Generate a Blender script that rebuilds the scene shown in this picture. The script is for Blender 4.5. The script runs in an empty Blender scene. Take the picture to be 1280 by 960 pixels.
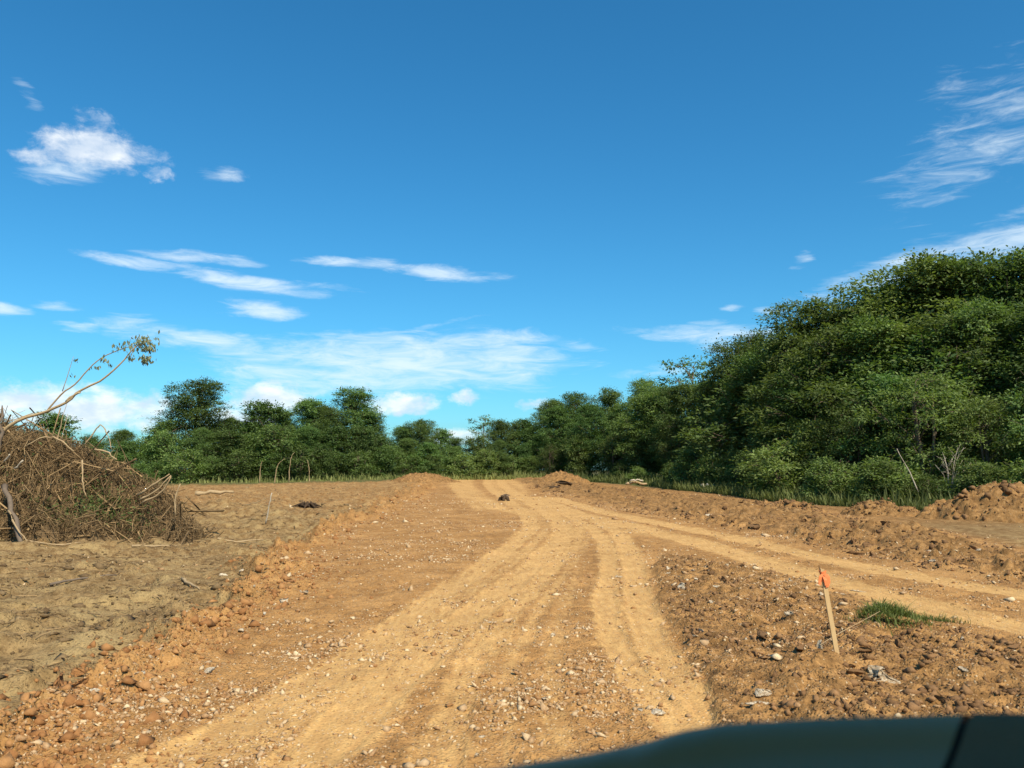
import bpy, bmesh, math
import numpy as np

scene = bpy.context.scene
COL = scene.collection
R = math.radians
rng = np.random.default_rng(7)

# ------------------------------------------------------------------ camera
cam_data = bpy.data.cameras.new("camera")
cam = bpy.data.objects.new("camera", cam_data)
COL.objects.link(cam)
EYE = (0.0, 0.0, 1.7)
cam.location = EYE
cam.rotation_euler = (R(90 + 5.97), 0, 0)
cam_data.lens = 29.0
cam_data.sensor_width = 36.0
cam_data.clip_start = 0.05
cam_data.clip_end = 12000
cam_data.dof.use_dof = True
cam_data.dof.focus_distance = 16.0
cam_data.dof.aperture_fstop = 4.0
scene.camera = cam

# ------------------------------------------------------------------ light
SUN_AZ, SUN_EL = 152.0, 49.0           # azimuth clockwise from the view direction (+Y)
sun_data = bpy.data.lights.new("sun", 'SUN')
sun_data.energy = 4.7
sun_data.angle = R(0.53)
sun_data.color = (1.0, 0.87, 0.69)
sun = bpy.data.objects.new("sun", sun_data)
COL.objects.link(sun)
sun.rotation_euler = (R(90 - SUN_EL), 0, R(180 - SUN_AZ))

scene.view_settings.view_transform = 'Standard'
scene.view_settings.look = 'None'
scene.view_settings.exposure = 0.58
scene.view_settings.gamma = 1.0
scene.view_settings.use_curve_mapping = False
scene.cycles.max_bounces = 4
scene.cycles.diffuse_bounces = 2
scene.cycles.transmission_bounces = 2
scene.cycles.use_denoising = True

# ------------------------------------------------------------------ sky with clouds
# cloud patches: azimuth, elevation, half width, half height (degrees), tilt (degrees), weight
PUFFY = [(-27.6, 19.5, 3.1, 1.05, 0, .82), (-27.6, 20.6, 1.0, 1.0, -40, .5), (-30.4, 18.9, 1.8, .6, 20, .6), (-24.0, 18.6, .8, .4, 0, .5),
         (-27.9, 3.8, 5.2, 1.25, 0, .95), (-31.9, 3.9, 3.6, 1.2, 0, .95), (-23.6, 4.0, 1.4, .8, 0, .8),
         (-16.3, 4.7, 2.6, 1.0, 0, 1.0), (-7.8, 4.5, 2.2, .75, 0, 1.0), (-3.2, 5.0, 1.1, .45, 0, .7), (1.8, 4.5, 1.4, .4, 0, .6),
         (-3.9, 2.2, 2.2, .5, 0, .7), (-18.3, 3.4, 2.6, .6, 0, .8)]
WISPY = [(-20.1, 19.1, 1.5, .4, 0, .6), (-29.0, 18.2, 2.8, .6, 12, .6), (-31.9, 22.0, 1.0, .3, -35, .28), (-21.1, 13.7, 3.5, .4, 2, .8), (-24.9, 12.9, 3.1, .35, -6, .75), (-18.0, 12.4, 5.5, .5, -3, .85),
         (-11.7, 14.1, 2.5, .3, -3, .8), (-5.7, 13.7, 4.7, .45, -4, .85), (-17.0, 10.7, 2.6, .55, -1, .85), (-29.4, 10.0, 1.4, .3, 2, .6),
         (-32.1, 9.4, 1.1, .45, 0, .75), (-24.3, 9.1, 2.4, .72, 0, .7), (-27.9, 8.8, 1.4, .22, 0, .6), (-19.7, 8.2, 3.7, .72, -4, .8),
         (-7.8, 7.3, 11.0, 2.0, 2, .95), (-12.1, 6.4, 7.1, 1.2, 0, .85), (-2.2, 8.85, 4.7, .72, 0, .8), (4.2, 8.4, 2.7, .5, -8, .55),
         (-9.5, 9.3, 6.6, .2, 9, .55), (13.3, 9.3, 4.9, .5, -4, .8), (10.0, 6.7, 3.0, .4, 0, .55), (14.3, 8.6, 2.4, .55, -12, .6),
         (30.0, 19.2, 5.0, 2.0, 22, .45), (32.0, 20.4, 4.3, 2.5, 20, .36), (29.1, 22.8, 1.2, 1.1, 20, .25), (27.7, 12.9, 7.4, 1.2, 14, .7),
         (31.2, 13.4, 4.3, .85, 10, .85), (19.9, 13.8, .75, .45, 20, .5), (18.2, 10.6, .95, .28, -5, .55), (15.3, 10.9, .9, .22, 0, .5)]
# the same fair-weather sky goes on all round
crng = np.random.default_rng(3)
for k in range(9):
    WISPY.append((46 + k * 32 + crng.uniform(-5, 5), crng.uniform(7, 38), crng.uniform(3, 8), crng.uniform(.5, 1.8), crng.uniform(-8, 18), crng.uniform(.55, .85)))
for k in range(9):
    PUFFY.append((44 + k * 32 + crng.uniform(-5, 5), crng.uniform(3.6, 4.6), crng.uniform(2, 5), crng.uniform(.7, 1.4), 0, crng.uniform(.7, 1)))
for k in range(3):
    PUFFY.append((60 + k * 85 + crng.uniform(-8, 8), crng.uniform(17, 30), crng.uniform(2.5, 4.5), crng.uniform(1, 1.7), 0, 1))

world = bpy.data.worlds.new("World")
scene.world = world
world.use_nodes = True
world.cycles.sampling_method = 'MANUAL'
world.cycles.sample_map_resolution = 256


class NT:
    """small helper to write node trees"""
    def __init__(self, tree):
        self.t = tree
        self.n = tree.nodes
        self.l = tree.links

    def node(self, kind, **kw):
        nd = self.n.new(kind)
        for k, v in kw.items():
            setattr(nd, k, v)
        return nd

    def put(self, sock, val):
        if isinstance(val, bpy.types.NodeSocket):
            self.l.new(val, sock)
        else:
            sock.default_value = val

    def math(self, op, a, b=None, c=None, clamp=False):
        nd = self.node('ShaderNodeMath', operation=op, use_clamp=clamp)
        for i, v in enumerate((a, b, c)):
            if v is not None:
                self.put(nd.inputs[i], v)
        return nd.outputs[0]

    def vmath(self, op, a, b=None):
        nd = self.node('ShaderNodeVectorMath', operation=op)
        self.put(nd.inputs[0], a)
        if b is not None:
            self.put(nd.inputs[1], b)
        return nd.outputs['Value'] if op in ('LENGTH', 'DOT_PRODUCT') else nd.outputs[0]

    def noise(self, vec, scale, detail=4, rough=.55, dist=0.0, out='Fac'):
        nd = self.node('ShaderNodeTexNoise')
        if vec is not None:
            self.l.new(vec, nd.inputs['Vector'])
        nd.inputs['Scale'].default_value = scale
        nd.inputs['Detail'].default_value = detail
        nd.inputs['Roughness'].default_value = rough
        nd.inputs['Distortion'].default_value = dist
        return nd.outputs[out]

    def remap(self, v, a, b, c=0.0, d=1.0, smooth=True):
        nd = self.node('ShaderNodeMapRange', interpolation_type='SMOOTHSTEP' if smooth else 'LINEAR')
        self.put(nd.inputs[0], v)
        for i, q in enumerate((a, b, c, d)):
            nd.inputs[i + 1].default_value = q
        return nd.outputs[0]

    def mix(self, f, a, b, mode='MIX'):
        nd = self.node('ShaderNodeMix', data_type='RGBA', blend_type=mode)
        nd.clamp_factor = True
        self.put(nd.inputs[0], f)
        self.put(nd.inputs[6], a if isinstance(a, bpy.types.NodeSocket) else (*a, 1))
        self.put(nd.inputs[7], b if isinstance(b, bpy.types.NodeSocket) else (*b, 1))
        return nd.outputs[2]

    def mapping(self, vec, loc=(0, 0, 0), rot=(0, 0, 0), scale=(1, 1, 1), kind='POINT'):
        nd = self.node('ShaderNodeMapping', vector_type=kind)
        self.l.new(vec, nd.inputs[0])
        nd.inputs[1].default_value = loc
        nd.inputs[2].default_value = rot
        nd.inputs[3].default_value = scale
        return nd.outputs[0]


def build_sky():
    w = NT(world.node_tree)
    w.n.clear()
    out = w.node('ShaderNodeOutputWorld')
    bg = w.node('ShaderNodeBackground')
    bg.inputs['Strength'].default_value = 0.08
    w.l.new(bg.outputs[0], out.inputs[0])
    sky = w.node('ShaderNodeTexSky', sky_type='NISHITA', sun_disc=False)
    sky.sun_elevation = R(SUN_EL)
    sky.sun_rotation = R(SUN_AZ)
    sky.altitude = 200
    sky.air_density = 1.0
    sky.dust_density = 0.9
    sky.ozone_density = 3.0
    hs = w.node('ShaderNodeHueSaturation')
    hs.inputs['Hue'].default_value = 0.485
    hs.inputs['Saturation'].default_value = 1.22
    hs.inputs['Value'].default_value = 1.0
    w.l.new(sky.outputs[0], hs.inputs['Color'])
    tc = w.node('ShaderNodeTexCoord')
    sep = w.node('ShaderNodeSeparateXYZ')
    w.l.new(tc.outputs['Generated'], sep.inputs[0])
    az = w.math('MULTIPLY', w.math('ARCTAN2', sep.outputs[0], sep.outputs[1]), 57.2958)
    el = w.math('MULTIPLY', w.math('ARCSINE', sep.outputs[2]), 57.2958)
    comb = w.node('ShaderNodeCombineXYZ')
    w.l.new(az, comb.inputs[0])
    w.l.new(el, comb.inputs[1])
    comb.inputs[2].default_value = 1.0
    p = comb.outputs[0]

    def field(pos, patches):
        acc = None
        for (a, e, sx, sy, rot, wt) in patches:
            if a > 180:
                a -= 360
            c_, s_ = math.cos(R(rot)), math.sin(R(rot))
            kx, ky = 1 / (sx * 1.35), 1 / (sy * 1.35)
            u = w.vmath('DOT_PRODUCT', pos, (c_ * kx, s_ * kx, -(a * c_ + e * s_) * kx))
            q = w.vmath('DOT_PRODUCT', pos, (-s_ * ky, c_ * ky, -(-a * s_ + e * c_) * ky))
            d2 = w.math('MULTIPLY_ADD', u, u, w.math('MULTIPLY', q, q))
            v = w.math('MULTIPLY_ADD', d2, -wt, wt)
            acc = v if acc is None else w.math('MAXIMUM', acc, v)
        return acc

    # puffy clouds
    d1 = w.noise(p, .55, 5, .62, 0, 'Color')
    off = w.vmath('MULTIPLY', w.vmath('SUBTRACT', d1, (.5, .5, .5)), (2.6, 1.7, 0))
    p1 = w.vmath('ADD', p, off)
    f1 = field(p1, PUFFY)
    n1 = w.noise(w.mapping(p, scale=(.6, 1.1, 1)), .9, 8, .66, .3)
    a1 = w.remap(w.math('MULTIPLY_ADD', w.math('SUBTRACT', n1, .5), 1.7, f1), .02, 1.0)
    # streaks of high cloud
    d2 = w.noise(w.mapping(p, scale=(.25, .9, 1)), .5, 5, .6, 0, 'Color')
    off2 = w.vmath('MULTIPLY', w.vmath('SUBTRACT', d2, (.5, .5, .5)), (5.0, 1.5, 0))
    p2 = w.vmath('ADD', p, off2)
    f2 = field(p2, WISPY)
    n2 = w.noise(w.mapping(p, rot=(0, 0, R(-8)), scale=(.3, 1.5, 1)), .9, 8, .66, .6)
    a2 = w.math('MULTIPLY', w.remap(w.math('MULTIPLY_ADD', w.math('SUBTRACT', n2, .52), 2.0, f2), .02, 1.3), .8)
    shade = w.remap(w.noise(w.mapping(p, (0, .5, 0), scale=(.5, 1.0, 1)), .8, 5, .55), .35, .65)
    puff_col = w.mix(shade, (6.3, 7.2, 8.3), (9.3, 9.5, 9.6))
    graded = w.mix(1.0, hs.outputs[0], (.53, 1.07, 1.30), 'MULTIPLY')
    c = w.mix(a2, graded, (7.6, 8.7, 9.4))
    c = w.mix(w.math('MULTIPLY', a1, .88), c, puff_col)
    w.l.new(c, bg.inputs['Color'])


build_sky()


# ------------------------------------------------------------------ object helpers
def tag(o, label=None, cat=None, group=None, kind=None):
    if label:
        o['label'] = label
    if cat:
        o['category'] = cat
    if group:
        o['group'] = group
    if kind:
        o['kind'] = kind
    return o


def empty(name, loc=(0, 0, 0), rz=0.0, scale=(1, 1, 1)):
    o = bpy.data.objects.new(name, None)
    COL.objects.link(o)
    o.location = loc
    o.rotation_euler = (0, 0, rz)
    o.scale = scale
    o.empty_display_size = .2
    return o


def np_mesh(name, verts, faces, mat=None, smooth=False, attrs=None):
    """verts (n,3), faces (m,k) of one size"""
    verts = np.asarray(verts, dtype=np.float32)
    faces = np.asarray(faces, dtype=np.int32)
    me = bpy.data.meshes.new(name)
    me.vertices.add(len(verts))
    me.vertices.foreach_set('co', verts.ravel())
    m, k = faces.shape
    me.loops.add(m * k)
    me.loops.foreach_set('vertex_index', faces.ravel())
    me.polygons.add(m)
    me.polygons.foreach_set('loop_start', np.arange(0, m * k, k, dtype=np.int32))
    me.polygons.foreach_set('loop_total', np.full(m, k, dtype=np.int32))
    if smooth:
        me.polygons.foreach_set('use_smooth', np.ones(m, dtype=bool))
    for an, av in (attrs or {}).items():
        av = np.asarray(av, dtype=np.float32)
        if av.ndim == 1:
            at = me.attributes.new(an, 'FLOAT', 'POINT')
            at.data.foreach_set('value', av)
        else:
            at = me.attributes.new(an, 'FLOAT_COLOR', 'POINT')
            at.data.foreach_set('color', av.ravel())
    me.update(calc_edges=True)
    if mat:
        me.materials.append(mat)
    return me


def link(name, me, parent=None, loc=None):
    o = bpy.data.objects.new(name, me)
    COL.objects.link(o)
    if parent is not None:
        o.parent = parent
    if loc is not None:
        o.location = loc
    return o


class Tubes:
    """collects tapered tubes along polylines"""
    def __init__(self):
        self.v, self.f, self.t, self.n = [], [], [], 0

    def add(self, pts, radii, sides=6, tone=.5, cap=True):
        pts = np.asarray(pts, float)
        k = len(pts)
        radii = np.broadcast_to(np.asarray(radii, float), (k,))
        tan = np.gradient(pts, axis=0)
        tan /= np.linalg.norm(tan, axis=1, keepdims=True) + 1e-9
        ref = np.array([0, 0, 1.]) if abs(tan[:, 2].mean()) < .8 else np.array([1., 0, 0])
        a = np.cross(tan, ref)
        a /= np.linalg.norm(a, axis=1, keepdims=True) + 1e-9
        b = np.cross(tan, a)
        th = np.linspace(0, 2 * np.pi, sides, endpoint=False)
        ring = (pts[:, None] + radii[:, None, None] * (np.cos(th)[None, :, None] * a[:, None] + np.sin(th)[None, :, None] * b[:, None]))
        self.v.append(ring.reshape(-1, 3))
        i = np.arange(k - 1)[:, None] * sides + np.arange(sides)[None]
        j = np.arange(k - 1)[:, None] * sides + (np.arange(sides)[None] + 1) % sides
        q = np.stack([i, j, j + sides, i + sides], -1).reshape(-1, 4) + self.n
        self.f.append(q)
        cnt = k * sides
        if cap:
            self.v.append(np.stack([pts[0], pts[-1]]))
            c0, c1 = self.n + cnt, self.n + cnt + 1
            s = np.arange(sides)
            s2 = (s + 1) % sides
            last = (k - 1) * sides
            self.f.append(np.stack([np.full(sides, c0), s2 + self.n, s + self.n, np.full(sides, c0)], -1)[:, [0, 1, 2, 2]])
            self.f.append(np.stack([np.full(sides, c1), s + last + self.n, s2 + last + self.n, np.full(sides, c1)], -1)[:, [0, 1, 2, 2]])
            cnt += 2
        self.t.append(np.full(cnt, tone))
        self.n += cnt
        return self

    def mesh(self, name, mat, smooth=True):
        v = np.concatenate(self.v)
        me = bpy.data.meshes.new(name)
        faces = []
        for blk in self.f:
            for q in blk:
                faces.append(tuple(q[:3]) if q[2] == q[3] else tuple(q))
        me.from_pydata(v.tolist(), [], [[int(i) for i in q] for q in faces])
        if smooth:
            me.polygons.foreach_set('use_smooth', np.ones(len(me.polygons), dtype=bool))
        at = me.attributes.new('tone', 'FLOAT', 'POINT')
        at.data.foreach_set('value', np.concatenate(self.t).astype(np.float32))
        me.materials.append(mat)
        me.update()
        return me


def mass_tubes(lines, radii, sides=3):
    """lines (n,k,3), radii (n,k): many thin tubes in one mesh, returns verts, quads"""
    n, k, _ = lines.shape
    tan = np.gradient(lines, axis=1)
    tan /= np.linalg.norm(tan, axis=2, keepdims=True) + 1e-9
    ref = np.where(np.abs(tan[..., 2:3]) < .8, np.array([0, 0, 1.]), np.array([1., 0, 0]))
    a = np.cross(tan, ref)
    a /= np.linalg.norm(a, axis=2, keepdims=True) + 1e-9
    b = np.cross(tan, a)
    th = np.linspace(0, 2 * np.pi, sides, endpoint=False)
    ring = lines[:, :, None] + radii[:, :, None, None] * (np.cos(th)[None, None, :, None] * a[:, :, None] + np.sin(th)[None, None, :, None] * b[:, :, None])
    i = np.arange(k - 1)[:, None] * sides + np.arange(sides)[None]
    j = np.arange(k - 1)[:, None] * sides + (np.arange(sides)[None] + 1) % sides
    q = np.stack([i, j, j + sides, i + sides], -1).reshape(1, -1, 4) + (np.arange(n) * k * sides)[:, None, None]
    return ring.reshape(-1, 3), q.reshape(-1, 4)


# ------------------------------------------------------------------ noise for modelling
def hash2(ix, iy, seed):
    h = (ix.astype(np.int64) * 374761393 + iy.astype(np.int64) * 668265263 + seed * 2147483647) & 0xFFFFFFFF
    h = ((h ^ (h >> 13)) * 1274126177) & 0xFFFFFFFF
    h = ((h ^ (h >> 16)) * 2246822519) & 0xFFFFFFFF
    return ((h ^ (h >> 15)) & 0xFFFFFF) / float(0x1000000)


def vnoise(x, y, seed=0):
    ix, iy = np.floor(x), np.floor(y)
    fx, fy = x - ix, y - iy
    ux, uy = fx * fx * (3 - 2 * fx), fy * fy * (3 - 2 * fy)
    a, b = hash2(ix, iy, seed), hash2(ix + 1, iy, seed)
    c, d = hash2(ix, iy + 1, seed), hash2(ix + 1, iy + 1, seed)
    return (a + (b - a) * ux) * (1 - uy) + (c + (d - c) * ux) * uy - .5


def fbm(x, y, size, octaves=4, seed=0, gain=.5):
    s, amp, v = 1 / size, 1.0, 0.0
    for k in range(octaves):
        v = v + amp * vnoise(x * s + 17.3 * k, y * s - 9.1 * k, seed + k)
        s *= 2.03
        amp *= gain
    return v


def clods(x, y, size, seed=0, fill=.7):
    """separate rounded lumps in cells of the given size, 0..1"""
    gx, gy = x / size, y / size
    ix, iy = np.floor(gx), np.floor(gy)
    best = np.zeros_like(gx)
    for dx in (-1, 0, 1):
        for dy in (-1, 0, 1):
            cx, cy = ix + dx, iy + dy
            px_, py_ = cx + hash2(cx, cy, seed), cy + hash2(cx, cy, seed + 1)
            big = hash2(cx, cy, seed + 2)
            r = .3 + .4 * big
            h = np.where(hash2(cx, cy, seed + 3) < fill, .35 + .65 * big, 0)
            an = hash2(cx, cy, seed + 4) * 3.14
            ex, ey = gx - px_, gy - py_
            u, v = ex * np.cos(an) + ey * np.sin(an), -ex * np.sin(an) + ey * np.cos(an)
            d = (np.abs(u) ** 2.6 + np.abs(v * 1.35) ** 2.6) ** (1 / 2.6) / r
            best = np.maximum(best, h * np.clip(1.2 - 1.2 * d ** 2, 0, 1) * np.clip(.75 + .7 * u / r, .2, 1.3))
    return best


def ss(a, b, x):
    t = np.clip((x - a) / (b - a), 0, 1)
    return t * t * (3 - 2 * t)


# ------------------------------------------------------------------ the lie of the land (metres)
EDGE_L = np.array([(-3.2, 0), (-3.3, 5), (-3.5, 5.8), (-3.6, 6.6), (-3.8, 7.5), (-3.95, 9.5), (-3.8, 11.7), (-4.05, 14.2), (-5.1, 16.7), (-5.6, 24.3), (-5.85, 38), (-7.8, 81), (-9, 130)])
ISL_L = np.array([(1.2, 0), (1.35, 4.5), (1.45, 5.9), (1.58, 7.8), (1.86, 10.5), (2.5, 14.7), (3.05, 16.9)])
ISL_R = np.array([(6.5, 0), (5.7, 5), (4.9, 8), (4.7, 10.2), (4.45, 13.1), (3.1, 16.9)])
BERM_LO = np.array([(13, 0), (10.4, 6), (9.0, 9), (7.5, 12.3), (6.9, 17.5), (6.05, 24.3), (4.0, 34.8), (1.3, 56), (.0, 80), (-1, 130)])
BERM_HI = np.array([(17, 0), (13, 9), (10.9, 17.5), (12.2, 27.7), (12.6, 38), (11.0, 46), (8.6, 58), (4.6, 80), (3, 130)])
TRACKS = [  # compacted wheel tracks: polyline, half width, strength
    ([(-3.0, 3.5), (-2.0, 5), (-1.57, 7), (-.95, 11.5), (.0, 19), (.75, 26), (.2, 36), (-1.4, 56), (-2.2, 72), (-2.5, 95)], .17, .9),
    ([(-2.5, 3.5), (-1.65, 5), (-1.3, 7.1), (-.68, 11), (.35, 18.3), (1.1, 25), (.6, 35), (-.9, 56), (-1.7, 72), (-2, 95)], .12, .55),
    ([(-1.7, 3.5), (-1.2, 5), (-.95, 7.2), (-.35, 10.5), (.75, 17.5), (1.6, 24), (1.3, 34), (-.2, 55), (-1.0, 72), (-1.2, 95)], .20, 1.0),
    ([(-.6, 3.5), (-.42, 5), (-.40, 7), (.02, 10.5), (.95, 16), (1.9, 23), (2.4, 30)], .13, .75),
    ([(-.2, 3.5), (-.1, 5), (-.08, 7), (.35, 10.5), (1.2, 16), (2.1, 23)], .10, .45),
    ([(.35, 3.5), (.3, 5), (.3, 7), (.62, 10.5), (1.35, 16)], .10, .4),
    ([(1.5, 3.5), (1.22, 5), (.98, 7.5), (1.13, 10.5), (1.88, 16), (2.35, 21.6), (2.1, 30), (.9, 45)], .13, 1.0),
    ([(2.0, 3.2), (1.5, 5.2), (1.32, 7.5), (1.58, 10.5), (2.3, 16), (2.85, 21.6), (2.7, 30), (1.4, 45)], .15, .95),
    ([(1.2, 44), (2.4, 30), (4.1, 22), (4.75, 15), (5.0, 11.5), (5.5, 9.2), (6.3, 7), (7.6, 4.5)], .27, 1.0),
    ([(2.2, 44), (4.0, 28.5), (5.4, 22), (6.1, 16), (6.4, 13.4), (6.95, 11.3), (7.9, 8.9), (9.6, 6)], .24, 1.0),
    ([(-1.0, 40), (-.2, 33), (2.2, 26), (3.6, 22)], .4, .5),
    ([(-.8, 34), (-2.4, 48), (-4.2, 66), (-5.2, 95)], .45, .7),
    ([(.4, 46), (.2, 62), (-.2, 95)], .4, .6),
]
MOUNDS_SOFT = [(-9.0, 30.5, 1.8, .16), (-7.2, 26, 1.5, .22), (-12.0, 33, 3.0, .2), (9.2, 20.5, 2.2, .12)]


def lane(curve, y):
    return np.interp(y, curve[:, 1], curve[:, 0])


def poly_dist(x, y, pts):
    best = np.full(x.shape, 1e9)
    for (x0, y0), (x1, y1) in zip(pts, pts[1:]):
        dx, dy = x1 - x0, y1 - y0
        t = np.clip(((x - x0) * dx + (y - y0) * dy) / (dx * dx + dy * dy), 0, 1)
        d = np.hypot(x - x0 - t * dx, y - y0 - t * dy)
        side = np.sign((x - x0) * dy - (y - y0) * dx)
        best = np.where(d < np.abs(best), d * side, best)
    return best


def base_height(x, y):
    return (.85 - .4 * ss(-5, -30, x)) * ss(14, 95, y)


def smooth_track(pts):
    p = np.array(pts, float)
    for _ in range(1):
        q = [p[0]]
        for a, b in zip(p, p[1:]):
            q += [a * .75 + b * .25, a * .25 + b * .75]
        p = np.array(q + [p[-1]])
    return p


TRACKS = [(smooth_track(p), w_, s_) for p, w_, s_ in TRACKS]


def land(x, y):
    """height and the soil shares (red fill, tan dust, olive mulch, weeds) at points"""
    x, y = np.asarray(x, float), np.asarray(y, float)
    wob = fbm(x, y, 1.4, 3, 5) * .55 + fbm(x, y, .3, 4, 6, .65) * .30
    near = 1 - ss(60, 130, y)
    xe = lane(EDGE_L, y) + wob * np.clip(1 + y * .03, 0, 3)
    d_edge = x - xe                                   # > 0 on the fill
    fill = ss(-.2, .35, d_edge)
    lo, hi = lane(BERM_LO, y) + wob * .8, lane(BERM_HI, y)
    tb = (x - lo) / np.maximum(hi - lo, .5)
    berm = ss(0, .16, tb) * (1 - ss(.62, 1.0, tb)) * (y > 1)
    beyond = ss(.8, 1.2, tb)
    isl = ss(-.05, .07, x - lane(ISL_L, y) - wob * .25) * ss(-.15, .35, lane(ISL_R, y) + wob * .8 - x) * (1 - ss(16.2, 17.2, y))
    track = np.zeros_like(x)
    rut = np.zeros_like(x)
    for pts, wd, st in TRACKS:
        sd = poly_dist(x, y, pts)
        d = np.abs(sd) + wob * .12
        wd2 = wd * (1 + y * .012)
        streak = vnoise(sd * 7 / (1 + y * .03), y * .35, 700 + len(pts)) + .6 * vnoise(sd * 17 / (1 + y * .03), y * .8, 702)
        track = np.maximum(track, np.clip(st * (1 - ss(wd2 * .45, wd2 * 1.9, d)) * (1 + .8 * streak) + .12 * st * (1 - ss(wd2 * 1.5, wd2 * 4, d)), 0, 1))
        rut = np.maximum(rut, st * (1 - ss(wd2 * .8, wd2 * 1.2, d)))
        rut = rut - .5 * st * np.exp(-((d - wd2 * 1.5) / (wd2 * .35)) ** 2) * (1 - track)
    track = track * (1 - .85 * isl)
    rough_fill = fill * (1 - ss(-.1, .1, tb)) * (1 - isl)
    left = (1 - fill)
    z = base_height(x, y)
    z = z - .22 * left * (1 - ss(26, 45, y)) * ss(-14, -6, x - 0 * y)
    z = z + .035 * fbm(x, y, 3.5, 3, 11) + .02 * fbm(x, y, 22, 2, 13) * ss(20, 60, y) * 8
    # left mulch, churned by machines
    z = z + left * (.15 * fbm(x, y, 1.1, 6, 21, .6) + .09 * ss(.12, .45, fbm(x, y, .5, 4, 31, .6)) + .035 * fbm(x, y, .12, 3, 35, .65))
    z = z + left * .03 * np.sin((x * .8 + y * .35) * 5 + 3 * fbm(x, y, 2.5, 2, 77)) * ss(-.1, .25, fbm(x, y, 3, 2, 78))
    for mx, my, mr, mh in MOUNDS_SOFT:
        z = z + mh * np.exp(-((x - mx) ** 2 + (y - my) ** 2) / (mr * mr)) * (1 + 1.6 * fbm(x, y, .5, 3, 41))
    # tumbled shoulder of the fill
    sh = np.exp(-((d_edge - .28) / .34) ** 2) * (y < 90)
    z = z + sh * (.05 + .10 * ss(.0, .4, fbm(x, y, .3, 4, 51, .6)) + .12 * fbm(x, y, .2, 4, 57, .68)) * (1 + .6 * ss(12, 25, y))
    # road surface
    z = z - .019 * rut * (1 - isl) * (1 - berm)
    z = z + rough_fill * (1 - .8 * track) * (.05 * fbm(x, y, .5, 5, 61, .6) + .028 * fbm(x, y, .10, 3, 65, .65))
    z = z + rough_fill * track * .010 * fbm(x, y, .12, 3, 71)
    # island of tipped soil with the survey stake
    core = isl * ss(0, .9, np.minimum(x - lane(ISL_L, y), (lane(ISL_R, y) - x))) 
    z = z + isl * .06 + core * (.06 + .10 * fbm(x, y, 1.1, 3, 81) + .06 * ss(.05, .4, fbm(x, y, .42, 4, 85, .6))) + isl * (.065 * fbm(x, y, .22, 5, 83, .68) + .015 * clods(x, y, .07, 89, .4))
    # berm on the far side of the branch
    hb = .11 + .14 * fbm(x, y, 3.2, 3, 91)
    z = z + berm * (hb + .12 * fbm(x, y, .9, 4, 93) + .12 * ss(.1, .35, fbm(x, y, .5, 4, 95, .65)) + .11 * fbm(x, y, .22, 4, 96, .72)) * (.6 + .4 * near)
    z = z + beyond * .05 * fbm(x, y, .7, 4, 101) * near
    # a bank cut steeply on its shaded side, with a hollow under it
    pit = np.exp(-(((x - 2.5) / .9) ** 2 + ((y - 54.6) / 1.6) ** 2))
    bank = ss(2.5, 3.0, x) * np.exp(-(((x - 3.6) / 1.6) ** 2 + ((y - 55) / 2.2) ** 2))
    z = z - .25 * pit + .2 * bank
    z = z * 1.0
    out = ss(105, 160, np.hypot(x, y))
    z = z * (1 - out) + out * base_height(x, y)
    red = np.clip(np.maximum(fill, .3 * ss(10, 17, y) + .3 * ss(24, 42, y)) * (1 - .6 * isl) * (1 - .85 * berm) - .8 * beyond, 0, 1)
    tan = np.clip(track * fill * (1 - berm), 0, 1)
    far_right = beyond * (1 - ss(24, 31, y))
    olive = np.clip(left * (1 - .35 * ss(10, 17, y) - .2 * ss(24, 42, y)) + .55 * far_right + .25 * berm * ss(.3, .7, tb), 0, 1)
    weeds = np.clip(beyond * ss(30, 40, y) * ss(1.05, 1.4, tb) + ss(70, 84, y) * left + ss(92, 100, y) + .9 * ss(60, 90, np.hypot(x, y)) * (x < -12) , 0, 1)
    weeds = np.clip(weeds + (y < -1) * .3, 0, 1)
    return z, np.stack([red, tan, olive, weeds], -1)


GRID = {}


def land_z(x, y):
    """height of the built ground sheet (bilinear inside the fine fan)"""
    x, y = np.atleast_1d(np.asarray(x, float)), np.atleast_1d(np.asarray(y, float))
    rr, th = np.hypot(x, y), np.degrees(np.arctan2(x, y))
    r, a, Z = GRID['r'], GRID['a'], GRID['z']
    i = np.clip(np.searchsorted(r, rr) - 1, 0, len(r) - 2)
    u = np.clip((rr - r[i]) / (r[i + 1] - r[i]), 0, 1)
    t = (th - a[0]) / (a[1] - a[0])
    j = np.clip(np.floor(t).astype(int), 0, len(a) - 2)
    v = np.clip(t - j, 0, 1)
    return (Z[i, j] * (1 - u) + Z[i + 1, j] * u) * (1 - v) + (Z[i, j + 1] * (1 - u) + Z[i + 1, j + 1] * u) * v


def gz(x, y):
    return float(land_z(x, y)[0])


# ------------------------------------------------------------------ materials
def new_mat(name):
    m = bpy.data.materials.new(name)
    m.use_nodes = True
    w = NT(m.node_tree)
    w.n.clear()
    out = w.node('ShaderNodeOutputMaterial')
    bs = w.node('ShaderNodeBsdfPrincipled')
    w.l.new(bs.outputs[0], out.inputs[0])
    bs.inputs['Roughness'].default_value = .9
    bs.inputs['Specular IOR Level'].default_value = .2
    return m, w, bs, out


def add_bump(w, bs, h, strength, dist):
    b = w.node('ShaderNodeBump')
    b.inputs['Strength'].default_value = strength
    b.inputs['Distance'].default_value = dist
    w.l.new(h, b.inputs['Height'])
    w.l.new(b.outputs[0], bs.inputs['Normal'])


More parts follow.
